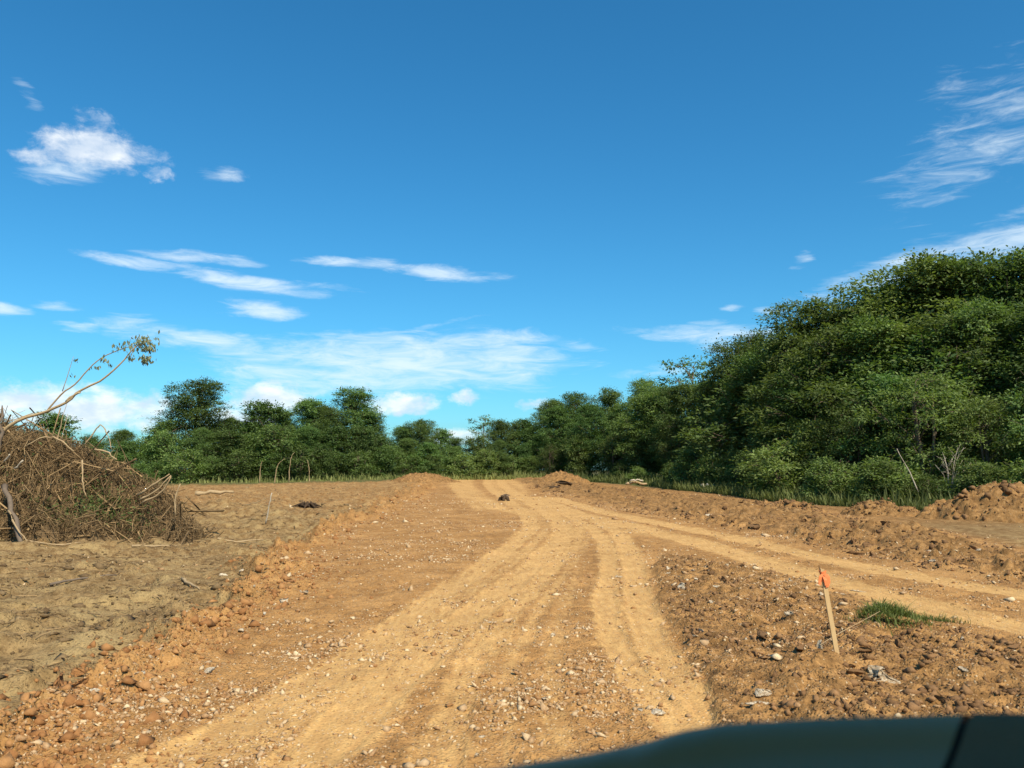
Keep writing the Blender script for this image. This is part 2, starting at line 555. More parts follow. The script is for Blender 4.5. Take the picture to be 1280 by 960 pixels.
def ground_material():
    m, w, bs, out = new_mat("soil")
    geo = w.node('ShaderNodeNewGeometry').outputs['Position']
    at = w.node('ShaderNodeAttribute', attribute_name='soil')
    sep = w.node('ShaderNodeSeparateColor')
    w.l.new(at.outputs['Color'], sep.inputs[0])
    red, tan, olive, weeds = sep.outputs[0], sep.outputs[1], sep.outputs[2], at.outputs['Alpha']
    n_big = w.noise(geo, .9, 5, .6)
    n_mid = w.noise(geo, 5, 6, .65)
    n_fine = w.noise(geo, 38, 5, .65)
    n_str = w.noise(w.mapping(geo, rot=(0, 0, R(-10)), scale=(3.2, .55, 1)), 4.5, 5, .6)
    brown = w.mix(w.remap(n_mid, .3, .7), (0.150, 0.080, 0.028), (0.330, 0.186, 0.070))
    redc = w.mix(w.remap(n_mid, .3, .72), (0.250, 0.128, 0.043), (0.410, 0.226, 0.080))
    redc = w.mix(w.remap(n_big, .42, .7), redc, (0.390, 0.218, 0.080))
    tanc = w.mix(w.remap(n_str, .32, .7), (0.440, 0.256, 0.095), (0.565, 0.355, 0.134))
    olivec = w.mix(w.remap(n_mid, .3, .7), (0.135, 0.084, 0.034), (0.315, 0.215, 0.096))
    olivec = w.mix(w.remap(n_big, .45, .68), olivec, (0.300, 0.215, 0.096))
    weedc = w.mix(w.remap(n_mid, .35, .65), (0.128, 0.104, 0.040), (0.080, 0.092, 0.028))
    jit = w.math('MULTIPLY_ADD', w.math('SUBTRACT', n_mid, .5), 1.1, w.math('MULTIPLY', w.math('SUBTRACT', n_fine, .5), .8))

    def share(v, a=.25, b=.75):
        return w.remap(w.math('ADD', v, jit), a, b)
    c = w.mix(share(red), brown, redc)
    c = w.mix(share(olive), c, olivec)
    c = w.mix(w.math('MULTIPLY', w.remap(w.math('MULTIPLY_ADD', jit, .55, w.math('MULTIPLY_ADD', w.math('SUBTRACT', n_str, .5), .7, tan)), .18, .85), .8), c, tanc)
    c = w.mix(share(weeds), c, weedc)
    # grain: small pale and dark crumbs
    vo = w.node('ShaderNodeTexVoronoi')
    w.l.new(geo, vo.inputs['Vector'])
    vo.inputs['Scale'].default_value = 42
    vs = w.node('ShaderNodeSeparateColor')
    w.l.new(vo.outputs['Color'], vs.inputs[0])
    crumb = w.math('MULTIPLY', w.remap(vs.outputs[0], .80, .86), w.remap(vo.outputs['Distance'], .5, .3))
    patch = w.remap(w.noise(geo, 1.7, 4, .6), .42, .62, .3, 1)
    crumb = w.math('MULTIPLY', crumb, patch)
    nonleft = w.math('SUBTRACT', 1, w.math('MULTIPLY', olive, .85), clamp=True)
    c = w.mix(w.math('MULTIPLY', w.math('MULTIPLY', crumb, nonleft), .8), c, (0.560, 0.432, 0.264))
    dark = w.math('MULTIPLY', w.remap(vs.outputs[1], .84, .9), w.remap(vo.outputs['Distance'], .5, .3))
    c = w.mix(w.math('MULTIPLY', dark, .45), c, (0.072, 0.040, 0.018))
    val = w.math('MULTIPLY_ADD', n_fine, .7, .65)
    c = w.mix(1.0, c, w.math('MULTIPLY', val, w.math('MULTIPLY_ADD', n_big, .5, .75)), 'MULTIPLY')
    w.l.new(c, bs.inputs['Base Color'])
    bs.inputs['Roughness'].default_value = .95
    bs.inputs['Specular IOR Level'].default_value = .12
    h = w.math('MULTIPLY_ADD', n_fine, .9, w.math('MULTIPLY', w.remap(vo.outputs['Distance'], .6, .1), .5))
    soft = w.math('SUBTRACT', 1, w.math('MULTIPLY', tan, .55))
    add_bump(w, bs, w.math('MULTIPLY', h, soft), .9, .022)
    return m


def crumb_material(name, dark, light, attr='tone', bump=.5, scale=30):
    """stone or soil lump: colour by a per-piece tone plus grain"""
    m, w, bs, out = new_mat(name)
    at = w.node('ShaderNodeAttribute', attribute_name=attr).outputs['Fac']
    tc = w.node('ShaderNodeTexCoord').outputs['Object']
    n = w.noise(tc, scale, 5, .65)
    f = w.math('ADD', w.math('MULTIPLY', at, .85), w.math('MULTIPLY', w.math('SUBTRACT', n, .5), .9), clamp=True)
    w.l.new(w.mix(f, dark, light), bs.inputs['Base Color'])
    add_bump(w, bs, n, bump, .02)
    return m


def stone_material(name, clean, dirty, scale=14):
    m, w, bs, out = new_mat(name)
    tc = w.node('ShaderNodeTexCoord').outputs['Object']
    info = w.node('ShaderNodeObjectInfo')
    n = w.noise(w.vmath('ADD', tc, w.mapping(tc, (0, 0, 0), scale=(0, 0, 0))), scale, 6, .65)
    big = w.noise(tc, 5, 4, .6)
    f = w.math('ADD', w.remap(big, .38, .62), w.math('MULTIPLY', w.math('SUBTRACT', info.outputs['Random'], .5), .6), clamp=True)
    c = w.mix(f, clean, dirty)
    c = w.mix(1.0, c, w.math('MULTIPLY_ADD', n, .8, .6), 'MULTIPLY')
    w.l.new(c, bs.inputs['Base Color'])
    add_bump(w, bs, n, .6, .02)
    return m


def wood_material(name, dark, light, scale=9):
    m, w, bs, out = new_mat(name)
    tc = w.node('ShaderNodeTexCoord').outputs['Object']
    at = w.node('ShaderNodeAttribute', attribute_name='tone').outputs['Fac']
    n = w.noise(tc, scale, 6, .7, .4)
    f = w.math('ADD', w.math('MULTIPLY', at, .8), w.math('MULTIPLY_ADD', n, 1.0, -.4), clamp=True)
    w.l.new(w.mix(f, dark, light), bs.inputs['Base Color'])
    add_bump(w, bs, n, .6, .02)
    return m


def leaf_material(name, dark, light, warm, sss=.38):
    m, w, bs, out = new_mat(name)
    at = w.node('ShaderNodeAttribute', attribute_name='tone').outputs['Fac']
    info = w.node('ShaderNodeObjectInfo').outputs['Random']
    c = w.mix(at, dark, light)
    c = w.mix(w.math('MULTIPLY', w.remap(info, .0, 1.0, 0, 1, False), .55), c, w.mix(at, tuple(q * .7 for q in warm), warm))
    own = w.math('FRACT', w.math('MULTIPLY', info, 13.7))
    c = w.mix(1.0, c, w.math('MULTIPLY_ADD', own, .8, .78), 'MULTIPLY')
    w.l.new(c, bs.inputs['Base Color'])
    bs.inputs['Roughness'].default_value = .65
    bs.inputs['Specular IOR Level'].default_value = .2
    tr = w.node('ShaderNodeBsdfTranslucent')
    w.l.new(w.mix(1.0, c, (1.25, 1.35, .6), 'MULTIPLY'), tr.inputs['Color'])
    ms = w.node('ShaderNodeMixShader')
    ms.inputs[0].default_value = sss
    w.l.new(bs.outputs[0], ms.inputs[1])
    w.l.new(tr.outputs[0], ms.inputs[2])
    w.l.new(ms.outputs[0], out.inputs[0])
    return m


M_SOIL = ground_material()
M_CHIP = crumb_material("gravel_chips", (0.264, 0.132, 0.048), (0.624, 0.496, 0.304))
M_CLOD = crumb_material("soil_clods", (0.104, 0.056, 0.024), (0.304, 0.172, 0.076))
M_ORANGE_CLOD = crumb_material("orange_soil_clods", (0.216, 0.096, 0.032), (0.400, 0.216, 0.084))
M_MULCH = crumb_material("mulch", (0.096, 0.060, 0.028), (0.288, 0.204, 0.100))
M_CORE = crumb_material("heap_soil", (.06, .039, .019), (.30, .20, .095), scale=6)
M_WHITE_STONE = stone_material("limestone", (0.592, 0.528, 0.400), (0.368, 0.264, 0.152))
M_ORANGE_STONE = stone_material("orange_clay_stone", (0.368, 0.184, 0.068), (0.208, 0.104, 0.044))
M_GREY_STONE = stone_material("grey_stone", (0.240, 0.192, 0.136), (0.160, 0.104, 0.064))
M_TWIG = wood_material("twigs", (.045, .028, .013), (.43, .29, .14), 4)
M_BARK = wood_material("bark", (.07, .05, .035), (.20, .155, .11))
M_PALE_WOOD = wood_material("pale_wood", (0.192, 0.128, 0.064), (0.464, 0.344, 0.192))
M_BLEACHED = wood_material("bleached_wood", (0.160, 0.124, 0.080), (0.576, 0.512, 0.400), 5)
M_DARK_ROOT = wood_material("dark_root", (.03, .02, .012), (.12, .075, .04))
M_LEAF_A = leaf_material("leaves_deep", (.044, .082, .024), (.138, .205, .064), (.16, .19, .055))
M_LEAF_B = leaf_material("leaves_mid", (.040, .084, .025), (.132, .222, .070), (.16, .20, .065))
M_LEAF_C = leaf_material("leaves_olive", (.046, .080, .025), (.145, .205, .062), (.165, .19, .058))
M_WEED = leaf_material("weeds", (.055, .085, .022), (.18, .225, .065), (.24, .22, .085), .3)
M_STRAW = leaf_material("straw", (.12, .085, .04), (.36, .27, .14), (.30, .22, .11), .1)
M_LEAF_D = leaf_material("leaves_bright", (.050, .092, .027), (.155, .228, .070), (.17, .20, .062))
M_DRY_LEAF = leaf_material("dry_leaves", (.07, .09, .05), (.17, .20, .115), (.17, .175, .10), .2)


# ------------------------------------------------------------------ ground sheet
def build_ground():
    r = np.concatenate([[.0], np.linspace(.6, 3.6, 7), np.geomspace(3.8, 118, 780), np.array([125, 135, 150, 175, 210, 280, 400, 700, 1300, 2500, 5000, 9000])])
    dense = np.linspace(-37.5, 37.5, 520)
    th = np.concatenate([dense, np.array([40, 44, 50, 60, 75, 90, 110, 130, 150, 170, 190, 210, 230, 250, 270, 285, 300, 310, 316, 320])])
    th = np.radians(th)
    nr, nt = len(r) - 1, len(th)
    RR, TT = np.meshgrid(r[1:], th, indexing='ij')
    x, y = RR * np.sin(TT), RR * np.cos(TT)
    z, soil = land(x, y)
    GRID.update(r=r[1:], a=dense, z=z[:, :len(dense)])
    v = np.stack([x, y, z], -1).reshape(-1, 3)
    i = np.arange(nr - 1)[:, None] * nt + np.arange(nt)[None]
    j = np.arange(nr - 1)[:, None] * nt + (np.arange(nt)[None] + 1) % nt
    q = np.stack([i, i + nt, j + nt, j], -1).reshape(-1, 4)
    # close the small hole under the vehicle with one ring of quads to a centre ring
    c0 = len(v)
    v = np.concatenate([v, np.stack([x[0] * .02, y[0] * .02, z[0]], -1)])
    k = np.arange(nt)
    q = np.concatenate([q, np.stack([c0 + k, k, (k + 1) % nt, c0 + (k + 1) % nt], -1)])
    soil = np.concatenate([soil.reshape(-1, 4), soil[0]])
    me = np_mesh("ground", v, q, M_SOIL, True, {'soil': soil})
    o = link("ground", me)
    tag(o, kind='structure')
    return o


ground = build_ground()


# ------------------------------------------------------------------ lumps of stone and soil
def rock_shape(seed, cuts=9, sub=1, flat=.7):
    r_ = np.random.default_rng(seed)
    bm = bmesh.new()
    bmesh.ops.create_icosphere(bm, subdivisions=sub, radius=1.0)
    v = np.array([p.co[:] for p in bm.verts])
    f = np.array([[p.index for p in fc.verts] for fc in bm.faces])
    bm.free()
    for _ in range(cuts):
        n = r_.normal(size=3)
        n /= np.linalg.norm(n)
        d = r_.uniform(.28, .7) if sub == 1 else r_.uniform(.16, .55)
        s = v @ n - d
        v = v - np.clip(s, 0, None)[:, None] * n
    v *= np.array([1.0, r_.uniform(.6, .95), flat * r_.uniform(.75, 1.2)])
    v += r_.normal(size=v.shape) * (.14 if sub == 1 else .03)
    v /= np.abs(v[:, 0]).max()
    return v, f


def scatter_mesh(name, mat, x, y, size, tone, seed, sub=0, sink=.25, flat=.65):
    """thousands of small lumps lying on the ground, joined in one mesh"""
    r_ = np.random.default_rng(seed)
    shapes = [rock_shape(seed * 13 + k, 7, max(sub, 1), flat) for k in range(10)] if sub else []
    if not sub:
        for k in range(14):
            vv = np.array([(1, 0, 0), (0, 1, 0), (-1, 0, 0), (0, -1, 0), (0, 0, 1), (0, 0, -1)], float)
            ff = np.array([(0, 1, 4), (1, 2, 4), (2, 3, 4), (3, 0, 4), (1, 0, 5), (2, 1, 5), (3, 2, 5), (0, 3, 5)])
            vv = (vv + r_.normal(size=vv.shape) * .28) * np.array([1, r_.uniform(.6, 1), flat * r_.uniform(.7, 1.2)])
            shapes.append((vv, ff))
    z = land_z(x, y)
    V, F, T, n0 = [], [], [], 0
    kind = r_.integers(0, len(shapes), len(x))
    for k, (sv, sf) in enumerate(shapes):
        idx = np.where(kind == k)[0]
        if not len(idx):
            continue
        a = r_.uniform(0, 2 * np.pi, len(idx))
        ca, sa = np.cos(a), np.sin(a)
        tilt = r_.normal(size=len(idx)) * .3
        bx, by, bz = sv[:, 0], sv[:, 1], sv[:, 2]
        X = bx[None] * np.cos(tilt)[:, None] - bz[None] * np.sin(tilt)[:, None]
        Z = bx[None] * np.sin(tilt)[:, None] + bz[None] * np.cos(tilt)[:, None]
        Y = np.broadcast_to(by[None], X.shape)
        s = size[idx][:, None]
        P = np.stack([(X * ca[:, None] - Y * sa[:, None]) * s + x[idx][:, None],
                      (X * sa[:, None] + Y * ca[:, None]) * s + y[idx][:, None],
                      Z * s + (z[idx] + size[idx] * flat * (1 - 2 * sink) * .5)[:, None]], -1)
        V.append(P.reshape(-1, 3))
        F.append((sf[None] + (np.arange(len(idx)) * len(sv))[:, None, None]).reshape(-1, 3) + n0)
        T.append(np.repeat(tone[idx], len(sv)))
        n0 += len(idx) * len(sv)
    me = np_mesh(name, np.concatenate(V), np.concatenate(F), mat, False, {'tone': np.concatenate(T)})
    return me


def sample_view(n, r0, r1, seed, half=36, power=1.0):
    """random points on the ground in front, thinning with distance"""
    r_ = np.random.default_rng(seed)
    u = r_.uniform(0, 1, n)
    rr = r0 * (r1 / r0) ** (u ** power)
    a = np.radians(r_.uniform(-half, half, n))
    return rr * np.sin(a), rr * np.cos(a), r_


def build_loose_stuff():
    # pale and orange gravel on the fill
    x, y, r_ = sample_view(190000, 4.2, 50, 101)
    z, s = land(x, y)
    clump = ss(-.12, .22, fbm(x, y, .9, 3, 201)) 
    strip = ss(-.1, .2, fbm(x, y, 3.0, 2, 203))
    on_isl = (x > lane(ISL_L, y) + .1) & (x < lane(ISL_R, y)) & (y < 16.5)
    keep = ((s[:, 0] + .25 * on_isl) * (1 - .7 * s[:, 1]) * (.12 + .88 * clump) * (.35 + .65 * strip)) * (1 - s[:, 2])
    k = r_.uniform(0, 1, len(x)) < keep
    x, y = x[k], y[k]
    size = np.clip(r_.lognormal(-4.85, .55, len(x)), .004, .045) * (1 + y * .045)
    pale = ss(.08, .3, fbm(x, y, .7, 3, 215)) * ss(-.1, .15, fbm(x, y, 4.0, 2, 217))
    big = r_.uniform(0, 1, len(x)) < .015 + .11 * pale * ss(.6, -1.2, x)
    size = np.where(big, size * r_.uniform(1.2, 1.9, len(x)), size)
    tone = np.clip(r_.beta(1.0, 2.2, len(x)) + big * .45 + (r_.uniform(0, 1, len(x)) < .12) * .6, 0, 1)
    me = scatter_mesh("gravel", M_CHIP, x, y, size, tone, 5)
    tag(link("gravel", me), 'fine pale and orange gravel strewn over the dirt road', 'gravel', kind='stuff')
    # soil crumbs on island and berm
    x, y, r_ = sample_view(150000, 4.4, 60, 103)
    z, s = land(x, y)
    lo, hi = lane(BERM_LO, y), lane(BERM_HI, y)
    tb = (x - lo) / (hi - lo)
    isl = (x > lane(ISL_L, y) + .1) & (x < lane(ISL_R, y)) & (y < 16.5)
    bm_ = (tb > -.02) & (tb < 1.0)
    keep = (isl * .55 + bm_ * .55) * (.25 + .75 * ss(-.15, .2, fbm(x, y, .8, 3, 207)))
    k = r_.uniform(0, 1, len(x)) < keep
    x, y = x[k], y[k]
    size = np.clip(r_.lognormal(-4.45, .65, len(x)), .005, .05) * (1 + y * .02)
    me = scatter_mesh("soil_crumbs", M_CLOD, x, y, size, r_.beta(1.5, 1.7, len(x)), 6)
    tag(link("soil_crumbs", me), 'dark brown soil crumbs on the tipped earth right of the road', 'soil', kind='stuff')
    # bigger lumps thrown up along the berm
    x, y, r_ = sample_view(90000, 11, 70, 121)
    lo, hi = lane(BERM_LO, y), lane(BERM_HI, y)
    tb = (x - lo) / (hi - lo)
    keep = ss(-.02, .08, tb) * (1 - ss(.6, 1.05, tb)) * (.15 + .85 * ss(-.05, .25, fbm(x, y, 1.1, 3, 219)))
    k = r_.uniform(0, 1, len(x)) < keep * .6
    x, y = x[k], y[k]
    size = np.clip(r_.lognormal(-3.75, .6, len(x)), .012, .13) * (1 + y * .008)
    me = scatter_mesh("berm_lumps", M_CLOD, x, y, size, r_.beta(1.3, 1.9, len(x)), 16, 1, .3, .55)
    tag(link("berm_lumps", me), 'broken dark soil lumps covering the berm right of the road', 'soil', kind='stuff')
    # orange crumbs along the tumbled left shoulder
    x, y, r_ = sample_view(150000, 4.4, 60, 105, 38)
    d = x - lane(EDGE_L, y)
    keep = np.exp(-((d - .3) / (.45 + .02 * y)) ** 2) * .8
    k = r_.uniform(0, 1, len(x)) < keep
    x, y = x[k], y[k]
    size = np.clip(r_.lognormal(-4.2, .65, len(x)), .007, .085) * (1 + y * .012)
    me = scatter_mesh("shoulder_crumbs", M_ORANGE_CLOD, x, y, size, r_.beta(1.4, 1.6, len(x)), 7)
    tag(link("shoulder_crumbs", me), 'orange clay crumbs tumbled along the left road shoulder', 'soil', kind='stuff')
    x, y, r_ = sample_view(90000, 5.5, 60, 111, 38)
    keep = (x < lane(EDGE_L, y) + .1) * (.08 + .8 * ss(.0, .3, fbm(x, y, 1.0, 4, 213)))
    k = r_.uniform(0, 1, len(x)) < keep
    x, y = x[k], y[k]
    size = np.clip(r_.lognormal(-4.1, .6, len(x)), .007, .10) * (1 + y * .012)
    me = scatter_mesh("cleared_ground_crumbs", M_MULCH, x, y, size, r_.beta(1.3, 1.6, len(x)), 8)
    tag(link("cleared_ground_crumbs", me), 'drab soil crumbs churned over the cleared ground at left', 'soil', kind='stuff')
    x, y, r_ = sample_view(40000, 6, 40, 131, 38)
    keep = (x < lane(EDGE_L, y) - .15) * ss(.08, .3, fbm(x, y, 1.2, 4, 221)) * .5
    k = r_.uniform(0, 1, len(x)) < keep
    x, y = x[k], y[k]
    size = np.clip(r_.lognormal(-3.7, .55, len(x)), .012, .11) * (1 + y * .006)
    me = scatter_mesh("churned_lumps", M_MULCH, x, y, size, r_.beta(1.2, 2.0, len(x)), 18, 1, .3, .55)
    tag(link("churned_lumps", me), 'churned dark lumps of earth in patches on the left cleared ground', 'soil', kind='stuff')
    # mulch on the cleared ground at left
    x, y, r_ = sample_view(60000, 5.5, 60, 107, 38)
    keep = (x < lane(EDGE_L, y) - .1) * (.12 + .6 * ss(-.05, .25, fbm(x, y, 1.3, 3, 209)) + .5 * ss(12, 16, y) * ss(24, 19, y))
    k = r_.uniform(0, 1, len(x)) < keep
    x, y = x[k], y[k]
    n = len(x)
    z = land_z(x, y)
    ang = r_.uniform(0, 2 * np.pi, n)
    ln = np.clip(r_.lognormal(-3.0, .7, n), .015, .4) * (1 + y * .01)
    t = np.linspace(-.5, .5, 3)
    bend = r_.normal(size=n) * .25
    lx = x[:, None] + (np.cos(ang)[:, None] * t + np.sin(ang)[:, None] * bend[:, None] * (t ** 2)) * ln[:, None]
    ly = y[:, None] + (np.sin(ang)[:, None] * t - np.cos(ang)[:, None] * bend[:, None] * (t ** 2)) * ln[:, None]
    lz = z[:, None] + .008 + (r_.normal(size=n) * .12)[:, None] * t * ln[:, None] + .004 * y[:, None] * .2
    rad = np.repeat((np.clip(ln * .03, .0015, .007) * (1 + y * .02))[:, None], 3, 1)
    v, q = mass_tubes(np.stack([lx, ly, lz], -1), rad)
    tone = np.repeat(r_.beta(1.5, 1.2, n), 9)
    me = np_mesh("mulch", v, q, M_TWIG, False, {'tone': tone})
    tag(link("mulch", me), 'shredded twig mulch scattered over the cleared ground at left', 'mulch', kind='stuff')


build_loose_stuff()
ROCKS = []
for k in range(9):
    rv, rf = rock_shape(300 + k, 11, 3, .75)
    ROCKS.append((rv, rf))
ROCK_MESH = {}
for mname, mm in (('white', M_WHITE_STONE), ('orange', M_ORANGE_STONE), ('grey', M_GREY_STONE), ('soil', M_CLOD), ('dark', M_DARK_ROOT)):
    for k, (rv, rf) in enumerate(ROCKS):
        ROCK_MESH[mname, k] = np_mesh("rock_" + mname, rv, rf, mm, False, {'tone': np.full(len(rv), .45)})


def rock(name, x, y, sx, sy, sz, rz, mat, shape, label, cat, group=None, tilt=0.0, sink=.25):
    o = link(name, ROCK_MESH[mat, shape % len(ROCKS)])
    o.location = (x, y, gz(x, y) + sz * (.7 - 1.2 * sink))
    o.scale = (sx, sy, sz)
    o.rotation_euler = (tilt, tilt * .6, rz)
    tag(o, label, cat, group)
    return o


NAMED_ROCKS = [
    # x, y, half sizes, heading, material, shape, label
    (-4.12, 8.1, .10, .085, .095, .5, 'orange', 0, 'angular brown rock with a dark face, standing off the left shoulder'),
    (-3.83, 7.2, .115, .075, .085, -.2, 'orange', 1, 'bright orange clay rock nearest the left edge of the photo'),
    (-3.66, 7.26, .05, .04, .10, .9, 'grey', 6, 'thin grey slab standing against the bright orange clay rock'),
    (-3.74, 7.62, .09, .08, .07, 1.2, 'orange', 2, 'tan clay rock between the angular brown rock and the road'),
    (-3.40, 6.68, .09, .07, .055, .3, 'orange', 3, 'low brown clod below the bright orange clay rock'),
    (-3.13, 6.35, .05, .045, .04, .8, 'white', 2, 'pale stone among clods at the left road shoulder'),
    (-2.9, 10.8, .075, .07, .07, .4, 'white', 4, 'round white stone with shaded left side on the left shoulder'),
    (-2.86, 11.65, .09, .07, .065, 1.9, 'white', 5, 'white stone just behind the round white stone on the shoulder'),
    (-5.22, 15.3, .11, .09, .085, .1, 'white', 6, 'left of two pale stones at the far bend of the shoulder'),
    (-5.06, 15.75, .10, .09, .08, 2.1, 'white', 7, 'right of two pale stones at the far bend of the shoulder'),
    (8.1, 16.0, .24, .13, .07, -.5, 'white', 8, 'flat white stone on the bank right of the branch road'),
    (2.76, 6.34, .13, .06, .055, -.1, 'white', 1, 'long white slab of stone in the soil just above the dashboard'),
    (1.82, 6.08, .10, .075, .05, .6, 'white', 0, 'broad white rock lying in the wheel track edge above the dashboard'),
    (1.72, 5.92, .09, .05, .03, 2.6, 'white', 3, 'flat white shard in front of the broad white rock'),
    (1.03, 6.02, .11, .09, .06, 2.0, 'white', 7, 'tan crusted pale rock half sunk in the wheel track'),
    (-3.68, 10.1, .11, .09, .075, .2, 'orange', 5, 'squared orange clod with a dark underside on the left shoulder'),
    (-3.85, 9.75, .09, .07, .06, 1.0, 'orange', 6, 'orange clod left of the squared orange clod'),
    (-3.8, 12.9, .12, .09, .08, .7, 'orange', 7, 'rusty clod on the shoulder beside the mulch hollow'),
    (-4.0, 14.0, .13, .10, .09, 1.8, 'orange', 8, 'large rusty clod at the bend of the left shoulder'),
    (.12, 6.56, .055, .04, .022, .4, 'white', 2, 'flat white chip in the middle of the near road'),
    (.24, 6.38, .045, .035, .02, 1.4, 'white', 5, 'second flat white chip right of the middle chip'),
    (.43, 8.68, .05, .04, .035, .9, 'white', 6, 'white pebble between the two main wheel tracks'),
    (4.9, 12.0, .16, .07, .03, -.4, 'white', 7, 'flat white flake beside the branch road track'),
    (3.55, 12.25, .07, .05, .03, 0, 'white', 8, 'small white flake on the soil behind the stake'),
    (1.72, 13.4, .09, .05, .03, .3, 'white', 0, 'white flake at the edge of the right wheel track'),
    (2.70, 7.42, .03, .025, .06, .2, 'white', 1, 'upright white chip just behind the survey stake'),
    (-2.6, 7.28, .09, .06, .025, .6, 'white', 3, 'flat crushed white patch of stone on the left road side'),
    (-3.05, 7.02, .06, .04, .025, 1.6, 'white', 4, 'flat white chip near the left road edge'),
    (2.12, 8.5, .10, .07, .06, .8, 'soil', 2, 'dark brown clod heading the heap left of the stake'),
    (2.4, 8.15, .11, .09, .07, 2.2, 'soil', 4, 'wedge of dark soil left of the stake'),
    (2.98, 7.12, .10, .08, .06, .3, 'soil', 5, 'dark soil lump right beside the stake foot'),
    (3.45, 7.6, .10, .08, .07, 1.3, 'soil', 6, 'brown lump of soil below the grass sod'),
    (2.62, 6.55, .10, .07, .06, .2, 'soil', 7, 'reddish soil lump behind the long white slab'),
    (6.3, 26.9, .16, .13, .13, .3, 'white', 2, 'pale stone at the foot of the far berm'),
    (6.7, 23.1, .18, .14, .14, 1.1, 'soil', 3, 'dark lump at the berm foot by the branch road'),
    (9.1, 25.9, .22, .16, .16, 2.0, 'soil', 8, 'dark lump halfway up the far berm'),
    (2.75, 54.6, .75, .4, .42, .1, 'dark', 2, 'black hollow like clod in the bank beside the far road'),  # this lump and the next are added, dark coloured as shade in the hollow
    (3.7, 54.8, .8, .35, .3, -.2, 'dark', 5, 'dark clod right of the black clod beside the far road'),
]


def build_rocks():
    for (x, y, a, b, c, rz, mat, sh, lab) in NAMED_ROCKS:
        soil = mat in ('soil', 'dark') or 'clod' in lab  # the dark lumps that stand in for shade share the clod name
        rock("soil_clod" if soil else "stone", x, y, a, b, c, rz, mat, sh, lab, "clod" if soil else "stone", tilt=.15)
    r_ = np.random.default_rng(55)
    road_spots = []

    def many(n, pick, sizes, mat, name, cat, label, group, sink=.3):
        for k in range(n):
            x, y = pick()
            s = r_.uniform(*sizes) * (1 + .02 * y)
            rock(name, x, y, s, s * r_.uniform(.6, .95), s * r_.uniform(.45, .8), r_.uniform(0, 6.3), mat, int(r_.integers(0, 9)), label(x, y, s) if callable(label) else label, cat, group, r_.normal() * .25, sink)

    def on_shoulder():
        y = 6 * (60 / 6) ** r_.uniform(0, 1)
        return float(lane(EDGE_L, np.array([y]))[0] + abs(r_.normal()) * .4 + .08), float(y)

    def on_road():
        if not road_spots:
            x, y, _ = sample_view(900, 5, 26, 977, 30)
            s = land(x, y)[1]
            ok = (s[:, 0] > .8) & (s[:, 1] < .55)
            road_spots.extend(zip(x[ok], y[ok]))
        x, y = road_spots.pop()
        return float(x), float(y)

    def on_island():
        y = r_.uniform(5.6, 14)
        a, b = float(lane(ISL_L, np.array([y]))[0]) + .15, float(lane(ISL_R, np.array([y]))[0]) - .15
        return r_.uniform(a, max(b, a + .1)), y

    def on_berm():
        y = 11 * (62 / 11) ** r_.uniform(0, 1)
        a, b = float(lane(BERM_LO, np.array([y]))[0]), float(lane(BERM_HI, np.array([y]))[0])
        return a + (b - a) * r_.uniform(.02, .75), y

    def size_word(s, y, a, b):
        s = s / (1 + .02 * y)
        return 'tiny' if s < a else ('mid-sized' if s < b else 'chunky')

    def shoulder_zone(y):
        return 'nearest the camera' if y < 8.5 else ('beside the mulch hollow' if y < 15 else ('abreast of the brush pile' if y < 26 else 'far up the road'))

    def island_zone(x, y):
        if y < 6.8:
            return 'in the soil just above the dashboard'
        if y > 10.5:
            return 'in the soil behind the stake, by the road fork'
        return 'in the soil left of the stake' if x < 2.9 else 'in the soil right of the stake'

    def berm_zone(y):
        return 'at the near right end of the berm' if y < 17 else ('on the berm before the large dirt pile' if y < 30 else ('on the berm below the bleached log' if y < 50 else 'at the far end of the berm'))

    many(70, on_shoulder, (.026, .062), 'orange', "soil_clod", "clod", lambda x, y, s: f"{size_word(s, y, .037, .05)} rusty clod on the left road shoulder {shoulder_zone(y)}", 'rusty clods of the left shoulder')
    many(30, on_shoulder, (.025, .055), 'white', "stone", "stone", lambda x, y, s: f"{size_word(s, y, .035, .045)} pale stone among left shoulder clods {shoulder_zone(y)}", 'pale stones of the left shoulder')
    many(60, on_road, (.016, .034), 'white', "stone", "stone", lambda x, y, s: f"{size_word(s, y, .022, .028)} pale chip on the {'left half' if x < 0 else 'right half'} of the roadbed, {'near' if y < 9 else ('midway' if y < 16 else 'far')}", 'pale chips on the roadbed', .35)
    many(36, on_island, (.02, .05), 'white', "stone", "stone", lambda x, y, s: f"{size_word(s, y, .03, .04)} pale stone {island_zone(x, y)}", 'pale stones around the stake')
    many(70, on_island, (.026, .058), 'soil', "soil_clod", "clod", lambda x, y, s: f"{size_word(s, y, .037, .047)} dark clod {island_zone(x, y)}", 'soil clods around the stake')
    many(110, on_berm, (.05, .12), 'soil', "soil_clod", "clod", lambda x, y, s: f"{size_word(s, y, .07, .095)} dark clod {berm_zone(y)}", 'soil clods on the far berm')
    many(14, on_berm, (.04, .08), 'white', "stone", "stone", lambda x, y, s: f"{size_word(s, y, .052, .066)} pale stone {berm_zone(y)}", 'pale stones on the far berm')


build_rocks()


